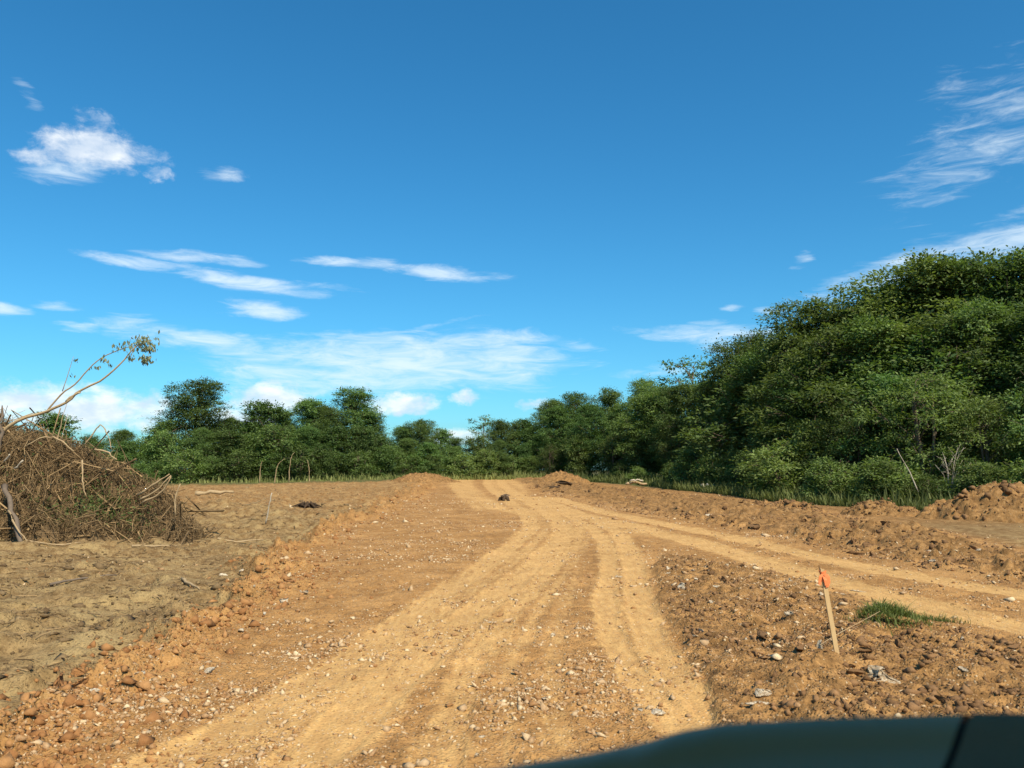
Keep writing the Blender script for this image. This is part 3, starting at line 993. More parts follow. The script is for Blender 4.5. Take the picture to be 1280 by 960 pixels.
# ------------------------------------------------------------------ heaps of earth
def earth_heap(name, x, y, rx, ry, h, seed, label, olive=.3, rough=1.0):
    n = 84
    g = np.linspace(-1.15, 1.15, n)
    U, W = np.meshgrid(g, g, indexing='ij')
    rr = np.hypot(U, W) * (1 + .35 * fbm(U * 1.0 + seed, W, 1.0, 3, seed))
    prof = np.clip(1 - rr ** 1.5, -.3, 1)
    X, Y = x + U * rx, y + W * ry
    Z = gz(x, y) - .1 + h * prof + rough * (prof > -.2) * (.16 * fbm(X, Y, .5, 5, seed + 3, .68) + .09 * ss(.1, .35, fbm(X, Y, .35, 4, seed + 5, .65))) * ss(-.3, .2, prof)
    Z = np.where(prof <= -.29, gz(x, y) - .6, Z)
    v = np.stack([X - x, Y - y, Z - gz(x, y)], -1).reshape(-1, 3)
    i = (np.arange(n - 1)[:, None] * n + np.arange(n - 1)[None])
    q = np.stack([i, i + n, i + n + 1, i + 1], -1).reshape(-1, 4)
    soil = np.tile(np.array([.2, 0, olive * .6, 0], np.float32), (len(v), 1))
    me = np_mesh(name, v, q, M_SOIL, True, {'soil': soil})
    o = link(name, me, None, (x, y, gz(x, y)))
    tag(o, label, 'dirt pile')
    r_ = np.random.default_rng(seed)
    shapes = [rock_shape(seed * 7 + k, 7, 1, .75) for k in range(5)]
    V, F, T, n0 = [], [], [], 0
    vz = v.reshape(n, n, 3)
    for k in range(700):
        i, j = r_.integers(8, n - 8, 2)
        if prof[i, j] < .03:
            continue
        sv, sf = shapes[k % 5]
        sz = min(.17, math.exp(r_.normal(-3.6, .6))) * rough
        a = r_.uniform(0, 6.28)
        rot = np.array([[math.cos(a), -math.sin(a), 0], [math.sin(a), math.cos(a), 0], [0, 0, 1]])
        V.append(sv @ rot.T * sz + vz[i, j] + r_.normal(size=3) * .03)
        F.append(sf + n0)
        T.append(np.full(len(sv), r_.beta(1.5, 1.6)))
        n0 += len(sv)
    c = link("lumps", np_mesh("lumps", np.concatenate(V), np.concatenate(F), M_CLOD, False, {'tone': np.concatenate(T)}), o)
    tag(c, kind='stuff')
    return o


earth_heap("dirt_pile", 16.9, 28.2, 2.7, 2.2, 1.3, 11, 'large brown dirt pile with crusted left side at the right edge', .25, 1.5)
earth_heap("dirt_pile", 13.4, 30.4, 1.6, 1.2, .55, 12, 'low peaked dirt heap just left of the large dirt pile', .3)
earth_heap("dirt_pile", 10.6, 32.5, 1.8, 1.2, .38, 13, 'low dark dirt heap in front of the right weeds, left of the peaked heap', .3, 1.3)
earth_heap("dirt_pile", 4.2, 70, 2.8, 2.2, .85, 14, 'rounded orange dirt mound at the far right of the road end', .0)
earth_heap("dirt_pile", -7.9, 72, 3.2, 2.2, .95, 15, 'low tan dirt mound at the far left of the road end', .3)


# ------------------------------------------------------------------ leaves
def leaf_quads(c, d, nrm, size, slim=.5):
    """diamond leaves: centres, directions, normals, sizes -> verts, quads"""
    d = d / (np.linalg.norm(d, axis=1, keepdims=True) + 1e-9)
    s = np.cross(nrm, d)
    s /= np.linalg.norm(s, axis=1, keepdims=True) + 1e-9
    up = np.cross(d, s)
    L = size[:, None]
    a = c - d * L * .5
    b = c + s * L * slim * .5 + up * L * .08
    e = c + d * L * .5
    f = c - s * L * slim * .5 + up * L * .08
    v = np.stack([a, b, e, f], 1).reshape(-1, 3)
    return v, np.arange(len(v)).reshape(-1, 4)


def crown_leaves(r_, lobes, per_m2, leaf, clump_r=.42, per_clump=24, droop=.25, slim=.5, flat=.55):
    C, D, N, S, T = [], [], [], [], []
    for (c, rad) in lobes:
        c, rad = np.array(c, float), np.array(rad, float)
        area = 4 * np.pi * (rad[0] * rad[1] * rad[2]) ** (2 / 3)
        n = max(6, int(area * per_m2))
        o = r_.normal(size=(n, 3))
        o[:, 2] += .3
        o /= np.linalg.norm(o, axis=1, keepdims=True)
        u = r_.uniform(0, 1, n)
        k = np.where(u < .68, r_.uniform(.72, 1.1, n), np.where(u < .94, r_.uniform(.3, .75, n), r_.uniform(1.1, 1.35, n)))
        cc = c + o * rad * k[:, None]
        ct = np.clip(r_.normal(.45, .24, n), 0, 1)
        m = per_clump
        cr = clump_r * r_.uniform(.55, 1.25, n)[:, None, None]
        off = r_.normal(size=(n, m, 3)) * np.array([.6, .6, .6 * flat])
        p = cc[:, None] + (off + o[:, None] * r_.uniform(-.2, .5, (n, m, 1))) * cr
        dd = off * .8 + o[:, None] * .3 + r_.normal(size=(n, m, 3)) * .25
        dd[..., 2] -= droop * .5
        nn = r_.normal(size=(n, m, 3)) * .35 + off * .55 + o[:, None] * .35 + np.array([0, 0, .75])
        C.append(p.reshape(-1, 3))
        D.append(dd.reshape(-1, 3))
        N.append(nn.reshape(-1, 3))
        S.append((leaf * r_.uniform(.65, 1.35, (n, m))).ravel())
        T.append(np.clip(ct[:, None] + r_.normal(size=(n, m)) * .16, 0, 1).ravel())
    v, q = leaf_quads(np.concatenate(C), np.concatenate(D), np.concatenate(N), np.concatenate(S), slim)
    return v, q, np.repeat(np.concatenate(T), 4)


def tree_proto(seed, H, crown_lo, spread, n_lobes, lobe, leaf, mat, trunk_r, per_m2=5.0, lean=.03, top=1.0, bark=None, stems=1, flat=.8, clump_r=.42, per_clump=24, slim=.5, droop=.25):
    """returns (trunk mesh, crown mesh) of a tree standing at the origin"""
    r_ = np.random.default_rng(seed)
    tb = Tubes()
    lobes = []
    axes = []
    for s in range(stems):
        a = r_.uniform(0, 6.28)
        d = (.0 if stems == 1 else .09 * H)
        k = np.linspace(0, 1, 7)
        bend = np.stack([np.cos(a) * (d * k ** .8 + lean * H * np.sin(k * 3)), np.sin(a) * (d * k ** .8 + lean * H * np.sin(k * 2.2)), H * .86 * k], -1)
        tb.add(bend, trunk_r * (1 - .85 * k) + .012, 7, .5)
        axes.append(bend)
    for i in range(n_lobes):
        t = (i + .5) / n_lobes
        zc = H * (crown_lo + (top - crown_lo) * t)
        # widest at mid crown, narrower on top
        wprof = math.sin(math.pi * min(1, .18 + .74 * t)) ** .8
        a = i * 2.4 + r_.uniform(-.5, .5)
        rr = spread * H * wprof * r_.uniform(.2, 1.15)
        lr = lobe * H * r_.uniform(.6, 1.35) * (.75 + .35 * wprof)
        zc = min(zc, H * top - lr * flat * .9)
        c = np.array([rr * math.cos(a), rr * math.sin(a), zc])
        lobes.append((c, (lr, lr * r_.uniform(.85, 1.1), lr * flat * r_.uniform(.85, 1.15))))
        ax = axes[i % stems]
        z0 = max(.08 * H, zc - r_.uniform(.12, .25) * H)
        base = np.array([np.interp(z0, ax[:, 2], ax[:, 0]), np.interp(z0, ax[:, 2], ax[:, 1]), z0])
        k = np.linspace(0, 1, 5)[:, None]
        mid = base + (c - base) * k
        mid[:, 2] += .05 * H * np.sin(k[:, 0] * 3.1)
        mid += r_.normal(size=mid.shape) * .012 * H * np.sin(k * 3.14)
        lr_ = trunk_r * .42 * (1 - t * .5)
        tb.add(mid, lr_ * (1 - .75 * k[:, 0]) + .008, 5, .55)
        for _ in range(4):
            e = c + r_.normal(size=3) * lr * .55
            s0 = mid[3]
            tb.add(np.stack([s0, (s0 + e) / 2 + r_.normal(size=3) * .05, e]), [lr_ * .4 + .006, lr_ * .25 + .005, .005], 4, .6)
    v, q, tone = crown_leaves(r_, lobes, per_m2, leaf, clump_r, per_clump, droop, slim)
    crown = np_mesh("crown", v, q, mat, False, {'tone': tone})
    return tb.mesh("trunk", bark or M_BARK), crown


PROTO = {
    # seed, H, crown_lo, spread, lobes, lobe, leaf, material, trunk radius, clumps per square metre
    'tall': (tree_proto(1, 11, .20, .24, 34, .10, .165, M_LEAF_A, .20, 2.7, per_clump=36), 11),
    'broad': (tree_proto(2, 11, .14, .25, 36, .105, .165, M_LEAF_A, .20, 2.7, per_clump=36), 11),
    'full': (tree_proto(3, 10, .10, .24, 34, .11, .16, M_LEAF_B, .17, 2.8, per_clump=36), 10),
    'upright': (tree_proto(4, 9, .08, .18, 32, .10, .16, M_LEAF_A, .15, 2.9, per_clump=36), 9),
    'edge': (tree_proto(5, 6, .05, .28, 28, .125, .18, M_LEAF_B, .10, 3.4, clump_r=.36), 6),
    'feathery': (tree_proto(6, 6.5, .10, .34, 30, .12, .17, M_LEAF_C, .09, 3.2, flat=.42, per_clump=28, slim=.36, stems=3), 6.5),
    'airy': (tree_proto(7, 7.5, .25, .26, 22, .085, .20, M_LEAF_A, .11, 1.9, flat=.55, clump_r=.34, per_clump=18), 7.5),
    'small': (tree_proto(8, 4.2, .03, .32, 22, .15, .16, M_LEAF_D, .06, 3.6, clump_r=.36), 4.2),
    'shrub': (tree_proto(9, 2.4, .03, .42, 18, .17, .13, M_LEAF_D, .035, 6, clump_r=.3, stems=4), 2.4),
    'bush': (tree_proto(10, 2.2, .02, .46, 18, .18, .12, M_LEAF_D, .03, 6, clump_r=.3, stems=4), 2.2),
    'tuft': (tree_proto(11, 10, .10, .17, 30, .11, .17, M_LEAF_B, .16, 2.6, per_clump=34), 10),
    'feather_tall': (tree_proto(12, 9, .08, .27, 36, .095, .19, M_LEAF_C, .14, 2.6, flat=.5, per_clump=26, slim=.38), 9),
}
trng = np.random.default_rng(77)


def plant(name, kind, x, y, h, label, cat, group, wide=1.0):
    (tm, cm), H = PROTO[kind]
    s = h / H * .94
    e = empty(name, (x, y, gz(x, y) - .05), trng.uniform(0, 6.28), (s * wide, s * wide, s))
    link("stems" if cat == 'bush' else "trunk", tm, e)
    link("foliage" if cat == 'bush' else "crown", cm, e)
    tag(e, label, cat, group)
    return e


ORD = ['first', 'second', 'third', 'fourth', 'fifth', 'sixth', 'seventh', 'eighth', 'ninth', 'tenth', 'eleventh', 'twelfth', 'thirteenth', 'fourteenth', 'fifteenth', 'sixteenth', 'seventeenth', 'eighteenth', 'nineteenth', 'twentieth', 'twenty first', 'twenty second', 'twenty third', 'twenty fourth']
# x, y, height of each tree (metres), optional kind and label
BACK_R = [(4.6, 94.7, 8.8, 'full'), (7.32, 91.8, 10.0, 'tall', 'open crowned tree rising where the right treeline starts to climb'), (10.27, 88.0, 9.5), (12.55, 80.6, 9.6), (13.89, 75.0, 10.0),
          (15.6, 71.4, 11.5, 'airy', 'thin umbrella topped tree poking out of the right treeline'), (16.26, 67.9, 10.4), (17.17, 64.5, 11.0), (17.91, 61.3, 12.0, 'broad', 'tree with a rounded peak left of the tallest right trees'),
          (18.46, 57.9, 11.2), (18.86, 54.8, 10.6), (19.5, 52.0, 12.6, 'broad', 'big dark tree stepping up at the left of the tallest right trees'), (20.6, 51.0, 13.4), (21.6, 50.0, 13.6), (22.6, 48.9, 13.6),
          (23.6, 48.0, 13.7), (24.6, 47.1, 14.3, 'upright', 'narrow tree with a knobbed top breaking the right skyline'), (25.6, 46.1, 13.0), (26.5, 45.1, 12.9), (27.4, 44.0, 12.9), (28.3, 43.0, 12.5), (29.9, 42.5, 12.5)]
MID_R = [(2.0, 92.1, 6.6, 'edge'), (5.64, 89.5, 7.4, 'full'), (8.49, 85.8, 7.8, 'full'), (10.91, 80.3, 8.0, 'full'), (12.55, 73.8, 8.0, 'full'), (13.97, 68.4, 8.2), (15.24, 63.9, 8.4), (16.25, 59.5, 8.4), (16.97, 55.2, 8.2), (17.4, 51.2, 7.8),
         (17.9, 47.8, 8.3), (19.2, 46.4, 9.2), (20.3, 45.1, 9.5), (21.6, 43.8, 9.7), (22.7, 42.6, 10.1), (23.8, 41.3, 10.1), (24.8, 40.0, 10.0), (25.9, 38.9, 9.8)]
FRONT_R = [(1.29, 89.0, 3.9), (4.19, 86.7, 4.2), (6.87, 83.5, 4.4), (9.57, 79.1, 4.6), (11.25, 72.6, 4.7), (12.66, 66.0, 4.8), (13.94, 61.2, 4.3), (14.9, 56.5, 4.4), (15.6, 51.8, 4.7), (15.91, 47.6, 3.8),
           (16.4, 43.8, 5.0), (17.6, 42.2, 5.9), (18.8, 40.7, 6.1), (19.9, 39.5, 6.4), (20.9, 38.1, 6.1), (21.8, 36.8, 5.7), (22.7, 35.5, 6.3), (23.8, 34.7, 6.2)]
BUSH_R = [(9.3, 74.1, 2.1), (10.58, 68.6, 1.7), (11.56, 63.0, 2.2), (12.51, 59.4, 2.7), (13.34, 55.3, 2.1), (13.94, 51.5, 2.4), (14.35, 47.6, 2.7), (14.54, 43.6, 2.8), (14.6, 40.0, 2.0), (15.34, 38.8, 2.1),
          (16.13, 37.5, 2.2), (16.87, 36.4, 2.0), (17.7, 35.5, 1.6), (18.9, 34.0, 2.0), (19.5, 33.0, 1.9), (20.2, 32.2, 2.1)]
BACK_L = [(-54.97, 83.4, 5.9), (-51.8, 84.1, 6.8), (-49.22, 84.6, 6.2), (-47.03, 85.0, 6.7), (-43.98, 85.7, 5.6), (-40.93, 86.2, 5.3), (-38.25, 86.8, 5.7), (-36.2, 87.2, 7.4),
          (-33.38, 87.8, 11.3, 'tall', 'tallest round crowned tree of the left treeline'), (-30.01, 88.3, 7.1), (-27.76, 88.8, 7.8), (-26.39, 89.0, 8.6), (-24.33, 89.4, 8.4), (-22.01, 89.8, 8.8), (-19.49, 90.3, 9.0),
          (-16.97, 90.7, 10.6, 'tuft', 'tree with a bright square tuft on top in the left treeline'), (-15.04, 91.0, 8.3), (-12.41, 91.5, 6.2), (-10.6, 91.7, 6.4), (-8.3, 92.2, 6.0), (-5.9, 92.6, 5.6),
          (-3.34, 93.0, 7.4, 'airy', 'airy see-through tree standing over the end of the road'), (-.72, 93.5, 6.9), (1.36, 93.8, 6.8)]
MID_L = [(-50.26, 78.7, 4.3), (-46.91, 79.5, 4.6), (-43.82, 80.1, 4.6), (-40.27, 80.9, 3.9), (-37.45, 81.5, 4.4), (-34.57, 82.1, 5.1), (-31.67, 82.7, 6.3), (-29.01, 83.2, 5.1), (-26.59, 83.7, 5.5), (-23.69, 84.2, 6.1),
         (-21.36, 84.7, 6.3), (-18.83, 85.2, 6.0), (-16.21, 85.7, 6.5), (-13.53, 86.2, 5.4), (-10.9, 86.7, 4.3), (-8.42, 87.1, 3.7), (-5.93, 87.5, 3.7), (-3.41, 88.0, 4.3), (-.86, 88.5, 4.3)]
FRONT_L = [(-35.56, 78.4, 2.3), (-33.55, 79.0, 2.5), (-31.2, 79.7, 3.4), (-28.72, 80.4, 2.7), (-26.26, 81.1, 3.4), (-23.71, 81.8, 3.3), (-20.76, 82.6, 3.4), (-18.12, 83.3, 3.5), (-15.42, 84.0, 3.1), (-12.69, 84.7, 3.4),
           (-10.3, 85.3, 2.7), (-7.64, 86.0, 2.5), (-5.02, 86.6, 2.7), (-2.36, 87.2, 3.1), (.0, 87.8, 2.7), (2.13, 88.3, 2.4)]


def row(table, kinds, what, name, cat, group, wide=1.0):
    for i, t in enumerate(table):
        x, y, h = t[:3]
        kind = t[3] if len(t) > 3 else kinds[i % len(kinds)]
        label = t[4] if len(t) > 4 else f"{what}, {ORD[i]} from its left end"
        free = len(t) < 5
        h *= trng.uniform(.86, 1.12) if free else 1.0
        plant(name, kind, x + free * trng.uniform(-.6, .6), y + free * trng.uniform(-1, 1), h, label, cat, group, wide * trng.uniform(.85, 1.2))


row(BACK_R, ['tall', 'full', 'upright', 'broad', 'tuft'], 'dark leafy tree on the skyline of the right treeline', 'broadleaf_tree', 'tree', 'skyline trees of the right treeline', 1.12)
row(MID_R, ['full', 'feather_tall', 'upright', 'edge', 'feather_tall'], 'green tree in the middle rank of the right treeline', 'broadleaf_tree', 'tree', 'middle trees of the right treeline', 1.2)
row(FRONT_R, ['edge', 'feathery', 'small', 'feathery'], 'low branching tree at the front edge of the right wood', 'broadleaf_tree', 'tree', 'edge trees of the right wood')
row(BUSH_R, ['bush', 'shrub', 'small', 'shrub'], 'leafy bush among weeds below the right wood', 'bush', 'bush', 'bushes below the right wood', 1.35)
row(BACK_L, ['upright', 'full', 'broad', 'edge'], 'dark tree on the skyline of the left treeline', 'broadleaf_tree', 'tree', 'skyline trees of the left treeline', 1.1)
row(MID_L, ['edge', 'small', 'full', 'edge'], 'green tree in the middle rank of the left treeline', 'broadleaf_tree', 'tree', 'middle trees of the left treeline', 1.2)
row(FRONT_L, ['bush', 'small', 'shrub', 'small'], 'low bush at the foot of the left treeline', 'bush', 'bush', 'bushes at the foot of the left treeline', 1.25)


# ------------------------------------------------------------------ weeds and grass along the wood
def blades(n, x, y, z, h, lean, width, tone, name, mat, r_):
    a = r_.uniform(0, 6.28, n)
    d = np.stack([np.cos(a), np.sin(a), np.zeros(n)], -1)
    s = np.stack([-np.sin(a), np.cos(a), np.zeros(n)], -1)
    p0 = np.stack([x, y, z], -1)
    le = (lean * h)[:, None]
    hh = np.stack([np.zeros(n), np.zeros(n), h], -1)
    m = p0 + hh * .6 + d * le * .35
    t = p0 + hh + d * le
    wv = s * width[:, None]
    v = np.stack([p0 - wv, p0 + wv, m + wv * .8, m - wv * .8, t], 1).reshape(-1, 3)
    b = np.arange(n)[:, None] * 5
    q = np.concatenate([b + np.array([0, 1, 2, 3]), b + np.array([3, 2, 4, 4])])
    q1 = b + np.array([0, 1, 2])
    q2 = b + np.array([0, 2, 3])
    q3 = b + np.array([3, 2, 4])
    return np_mesh(name, v, np.concatenate([q1, q2, q3]), mat, False, {'tone': np.repeat(tone, 5)})


def build_weeds():
    r_ = np.random.default_rng(41)
    # strip between the berm and the right wood
    n = 42000
    yy = r_.uniform(29, 92, n)
    edge = np.interp(yy, [28, 33, 40, 46, 55, 66, 78, 92], [18.0, 15.6, 13.2, 12.6, 11.6, 9.8, 6.2, 2.0])
    xx = edge + r_.exponential(1.8, n) - .6 + fbm(yy, yy * 0, 3, 2, 5) * 1.2
    k = fbm(xx, yy, 1.6, 3, 301) + r_.uniform(-.35, .35, n) > -.15
    xx, yy = xx[k], yy[k]
    n = len(xx)
    h = np.clip(r_.lognormal(-.8, .45, n), .12, 1.3) * (.6 + .4 * ss(0, 1.5, xx - np.interp(yy, [28, 33, 40, 46, 55, 66, 78, 92], [18.0, 15.6, 13.2, 12.6, 11.6, 9.8, 6.2, 2.0])))
    me = blades(n, xx, yy, land_z(xx, yy) - .03, h, r_.uniform(.1, .7, n), r_.uniform(.008, .03, n) * (1 + .01 * yy), r_.beta(1.5, 1.5, n), "weeds", M_WEED, r_)
    tag(link("weeds", me), 'tall green and straw weeds between the berm and the right wood', 'weeds', kind='stuff')
    # thin fringe at the foot of the left treeline
    n = 12000
    xx = r_.uniform(-52, 3, n)
    yy = 79.5 + (xx + 35) * .18 + r_.normal(size=n) * 1.3
    h = np.clip(r_.lognormal(-1.1, .5, n), .1, .9)
    me = blades(n, xx, yy, land_z(xx, yy) - .03, h, r_.uniform(.1, .7, n), r_.uniform(.02, .06, n), r_.beta(1.5, 1.5, n), "weeds", M_WEED, r_)
    tag(link("weeds", me), 'short weeds fringing the foot of the left treeline', 'weeds', kind='stuff')


build_weeds()


def build_stubble():
    x, y, r_ = sample_view(30000, 7, 48, 151, 38)
    keep = (x < lane(EDGE_L, y) - .2) * ss(.0, .3, fbm(x, y, 1.6, 4, 231)) * .6
    k = r_.uniform(0, 1, len(x)) < keep
    x, y = x[k], y[k]
    n = len(x)
    me = blades(n, x, y, land_z(x, y) - .01, np.clip(r_.lognormal(-2.9, .5, n), .02, .2), r_.uniform(.3, 2.5, n), r_.uniform(.0015, .004, n) * (1 + .03 * y), r_.beta(1.5, 1.3, n), "stubble", M_STRAW, r_)
    tag(link("stubble", me), 'dry straw coloured stubble scattered over the left cleared ground', 'stubble', kind='stuff')


build_stubble()


# ------------------------------------------------------------------ brush pile at left
PILE = [(-15.8, 24.5, 4.0, 3.4, 2.7), (-13.3, 23.6, 2.6, 2.3, 2.55), (-11.6, 23.2, 1.7, 1.6, 1.9), (-10.2, 22.9, 1.2, 1.2, 1.15), (-9.2, 22.3, 1.0, .8, .4), (-12.0, 21.6, 2.2, 1.2, .7)]


def pile_z(x, y):
    z = np.zeros_like(x)
    for cx, cy, rx, ry, h in PILE:
        d2 = ((x - cx) / rx) ** 2 + ((y - cy) / ry) ** 2
        z = np.maximum(z, h * np.clip(1 - d2, 0, 1) ** .55)
    return z + (z > .05) * .8 * fbm(x, y, .9, 4, 611) * ss(0, .8, z)


def build_brush_pile():
    r_ = np.random.default_rng(91)
    root = empty("brush_pile", (-12.5, 23.2, gz(-12.5, 23.2)))
    tag(root, 'heap of uprooted roots, twigs and soil at the left edge', 'brush pile')
    off = np.array([-12.5, 23.2, gz(-12.5, 23.2)])
    # soil core
    gx, gy = np.meshgrid(np.linspace(-20, -6.6, 120), np.linspace(20.2, 28.2, 80), indexing='ij')
    pz = pile_z(gx, gy)
    Z = land_z(gx.ravel(), gy.ravel()).reshape(gx.shape) - .12 + pz * .86 + (pz > .05) * (.22 * fbm(gx, gy, .7, 4, 71) + .1 * clods(gx, gy, .3, 73))
    v = np.stack([gx, gy, Z], -1).reshape(-1, 3) - off
    nx, ny = gx.shape
    i = np.arange(nx - 1)[:, None] * ny + np.arange(ny - 1)[None]
    q = np.stack([i, i + ny, i + ny + 1, i + 1], -1).reshape(-1, 4)
    soil = np.tile(np.array([0, 0, .2, 0], np.float32), (len(v), 1))
    link("soil_core", np_mesh("soil_core", v, q, M_CORE, True, {'tone': np.full(len(v), .3)}), root)

    # tangle of twigs and rootlets
    def tangle(n, lmin, lmax, rmin, rmax, seed, k=5):
        rr = np.random.default_rng(seed)
        X, Y = [], []
        while len(X) < n:
            x, y = rr.uniform(-19.8, -6.8, 4000), rr.uniform(20.3, 26, 4000)
            ok = (pile_z(x, y) > .08) & (rr.uniform(0, 1, 4000) < .35 + .65 * (y < 24.2))
            X += list(x[ok])
            Y += list(y[ok])
        X, Y = np.array(X[:n]), np.array(Y[:n])
        ln = np.exp(rr.uniform(math.log(lmin), math.log(lmax), n))
        a = rr.uniform(0, 6.28, n)
        el = rr.normal(size=n) * .45
        d = np.stack([np.cos(a) * np.cos(el), np.sin(a) * np.cos(el), np.sin(el)], -1)
        t = np.linspace(-.5, .5, k)
        curl = rr.normal(size=(n, 3)) * .9
        curl2 = rr.normal(size=(n, 3)) * .8
        P = d[:, None] * t[None, :, None] + curl[:, None] * (t[None, :, None] ** 2 - .08) * 1.4 + curl2[:, None] * np.sin(t * 6)[None, :, None] * .25
        P = P * ln[:, None, None]
        # lie on the local slope
        px_, py_ = X[:, None] + P[..., 0], Y[:, None] + P[..., 1]
        zz = pile_z(px_.ravel(), py_.ravel()).reshape(px_.shape)
        z0 = land_z(X, Y)
        pz_ = z0[:, None] + .55 * zz + .45 * pile_z(X, Y)[:, None] + P[..., 2] + rr.uniform(-.25, .16, n)[:, None]
        rad = np.exp(rr.uniform(math.log(rmin), math.log(rmax), n))[:, None] * np.linspace(1.1, .5, k)[None]
        v_, q_ = mass_tubes(np.stack([px_, py_, pz_], -1), rad)
        return v_ - off, q_, np.repeat(np.clip(rr.beta(1.1, 1.9, n), 0, 1), k * 3)
    v1, q1, t1 = tangle(11000, .2, .9, .003, .010, 5)
    v2, q2, t2 = tangle(1100, .4, 1.7, .009, .030, 6)
    v = np.concatenate([v1, v2])
    q = np.concatenate([q1, q2 + len(v1)])
    o = link("twigs", np_mesh("twigs", v, q, M_TWIG, False, {'tone': np.concatenate([t1, t2])}), root)
    tag(o, kind='stuff')
    # withered green foliage caught in the heap
    c = []
    for cx, cy, s, m in ((-10.9, 21.8, .4, 1500), (-11.5, 21.5, .4, 900), (-14.0, 21.4, .6, 700), (-10.0, 22.0, .35, 400)):
        p = r_.normal(size=(m, 3)) * s * np.array([1, .7, .6])
        p += np.array([cx, cy, 0])
        p[:, 2] += land_z(p[:, 0], p[:, 1]) + pile_z(p[:, 0], p[:, 1]) * .95
        c.append(p)
    c = np.concatenate(c)
    nrm = r_.normal(size=c.shape) + np.array([0, 0, .5])
    v, q = leaf_quads(c - off, r_.normal(size=c.shape), nrm, r_.uniform(.05, .13, len(c)), .4)
    o = link("withered_foliage", np_mesh("withered_foliage", v, q, M_LEAF_C, False, {'tone': np.repeat(r_.uniform(.3, 1, len(c)), 4)}), root)
    tag(o, kind='stuff')


build_brush_pile()


def wood(name, pts, r0, r1, mat, label, cat, group=None, sides=7, tone=.6):
    pts = np.array(pts, float)
    k = np.linspace(0, 1, 4 * len(pts) - 3)
    idx = np.arange(len(pts)) / (len(pts) - 1)
    P = np.stack([np.interp(k, idx, pts[:, j]) for j in range(3)], -1)
    for _ in range(2):
        P[1:-1] = .5 * P[1:-1] + .25 * (P[:-2] + P[2:])
    seed = abs(hash(label)) % 1000 if False else sum(map(ord, label)) % 1000
    r_ = np.random.default_rng(seed)
    P[1:-1] += r_.normal(size=(len(k) - 2, 3)) * (r0 * .28)
    org = P[0].copy()
    me = Tubes().add(P - org, (r0 + (r1 - r0) * k) * .8 * (1 + .18 * r_.normal(size=len(k))), sides, tone).mesh(name, mat)
    o = link(name, me, None, tuple(org))
    tag(o, label, cat, group)
    return o


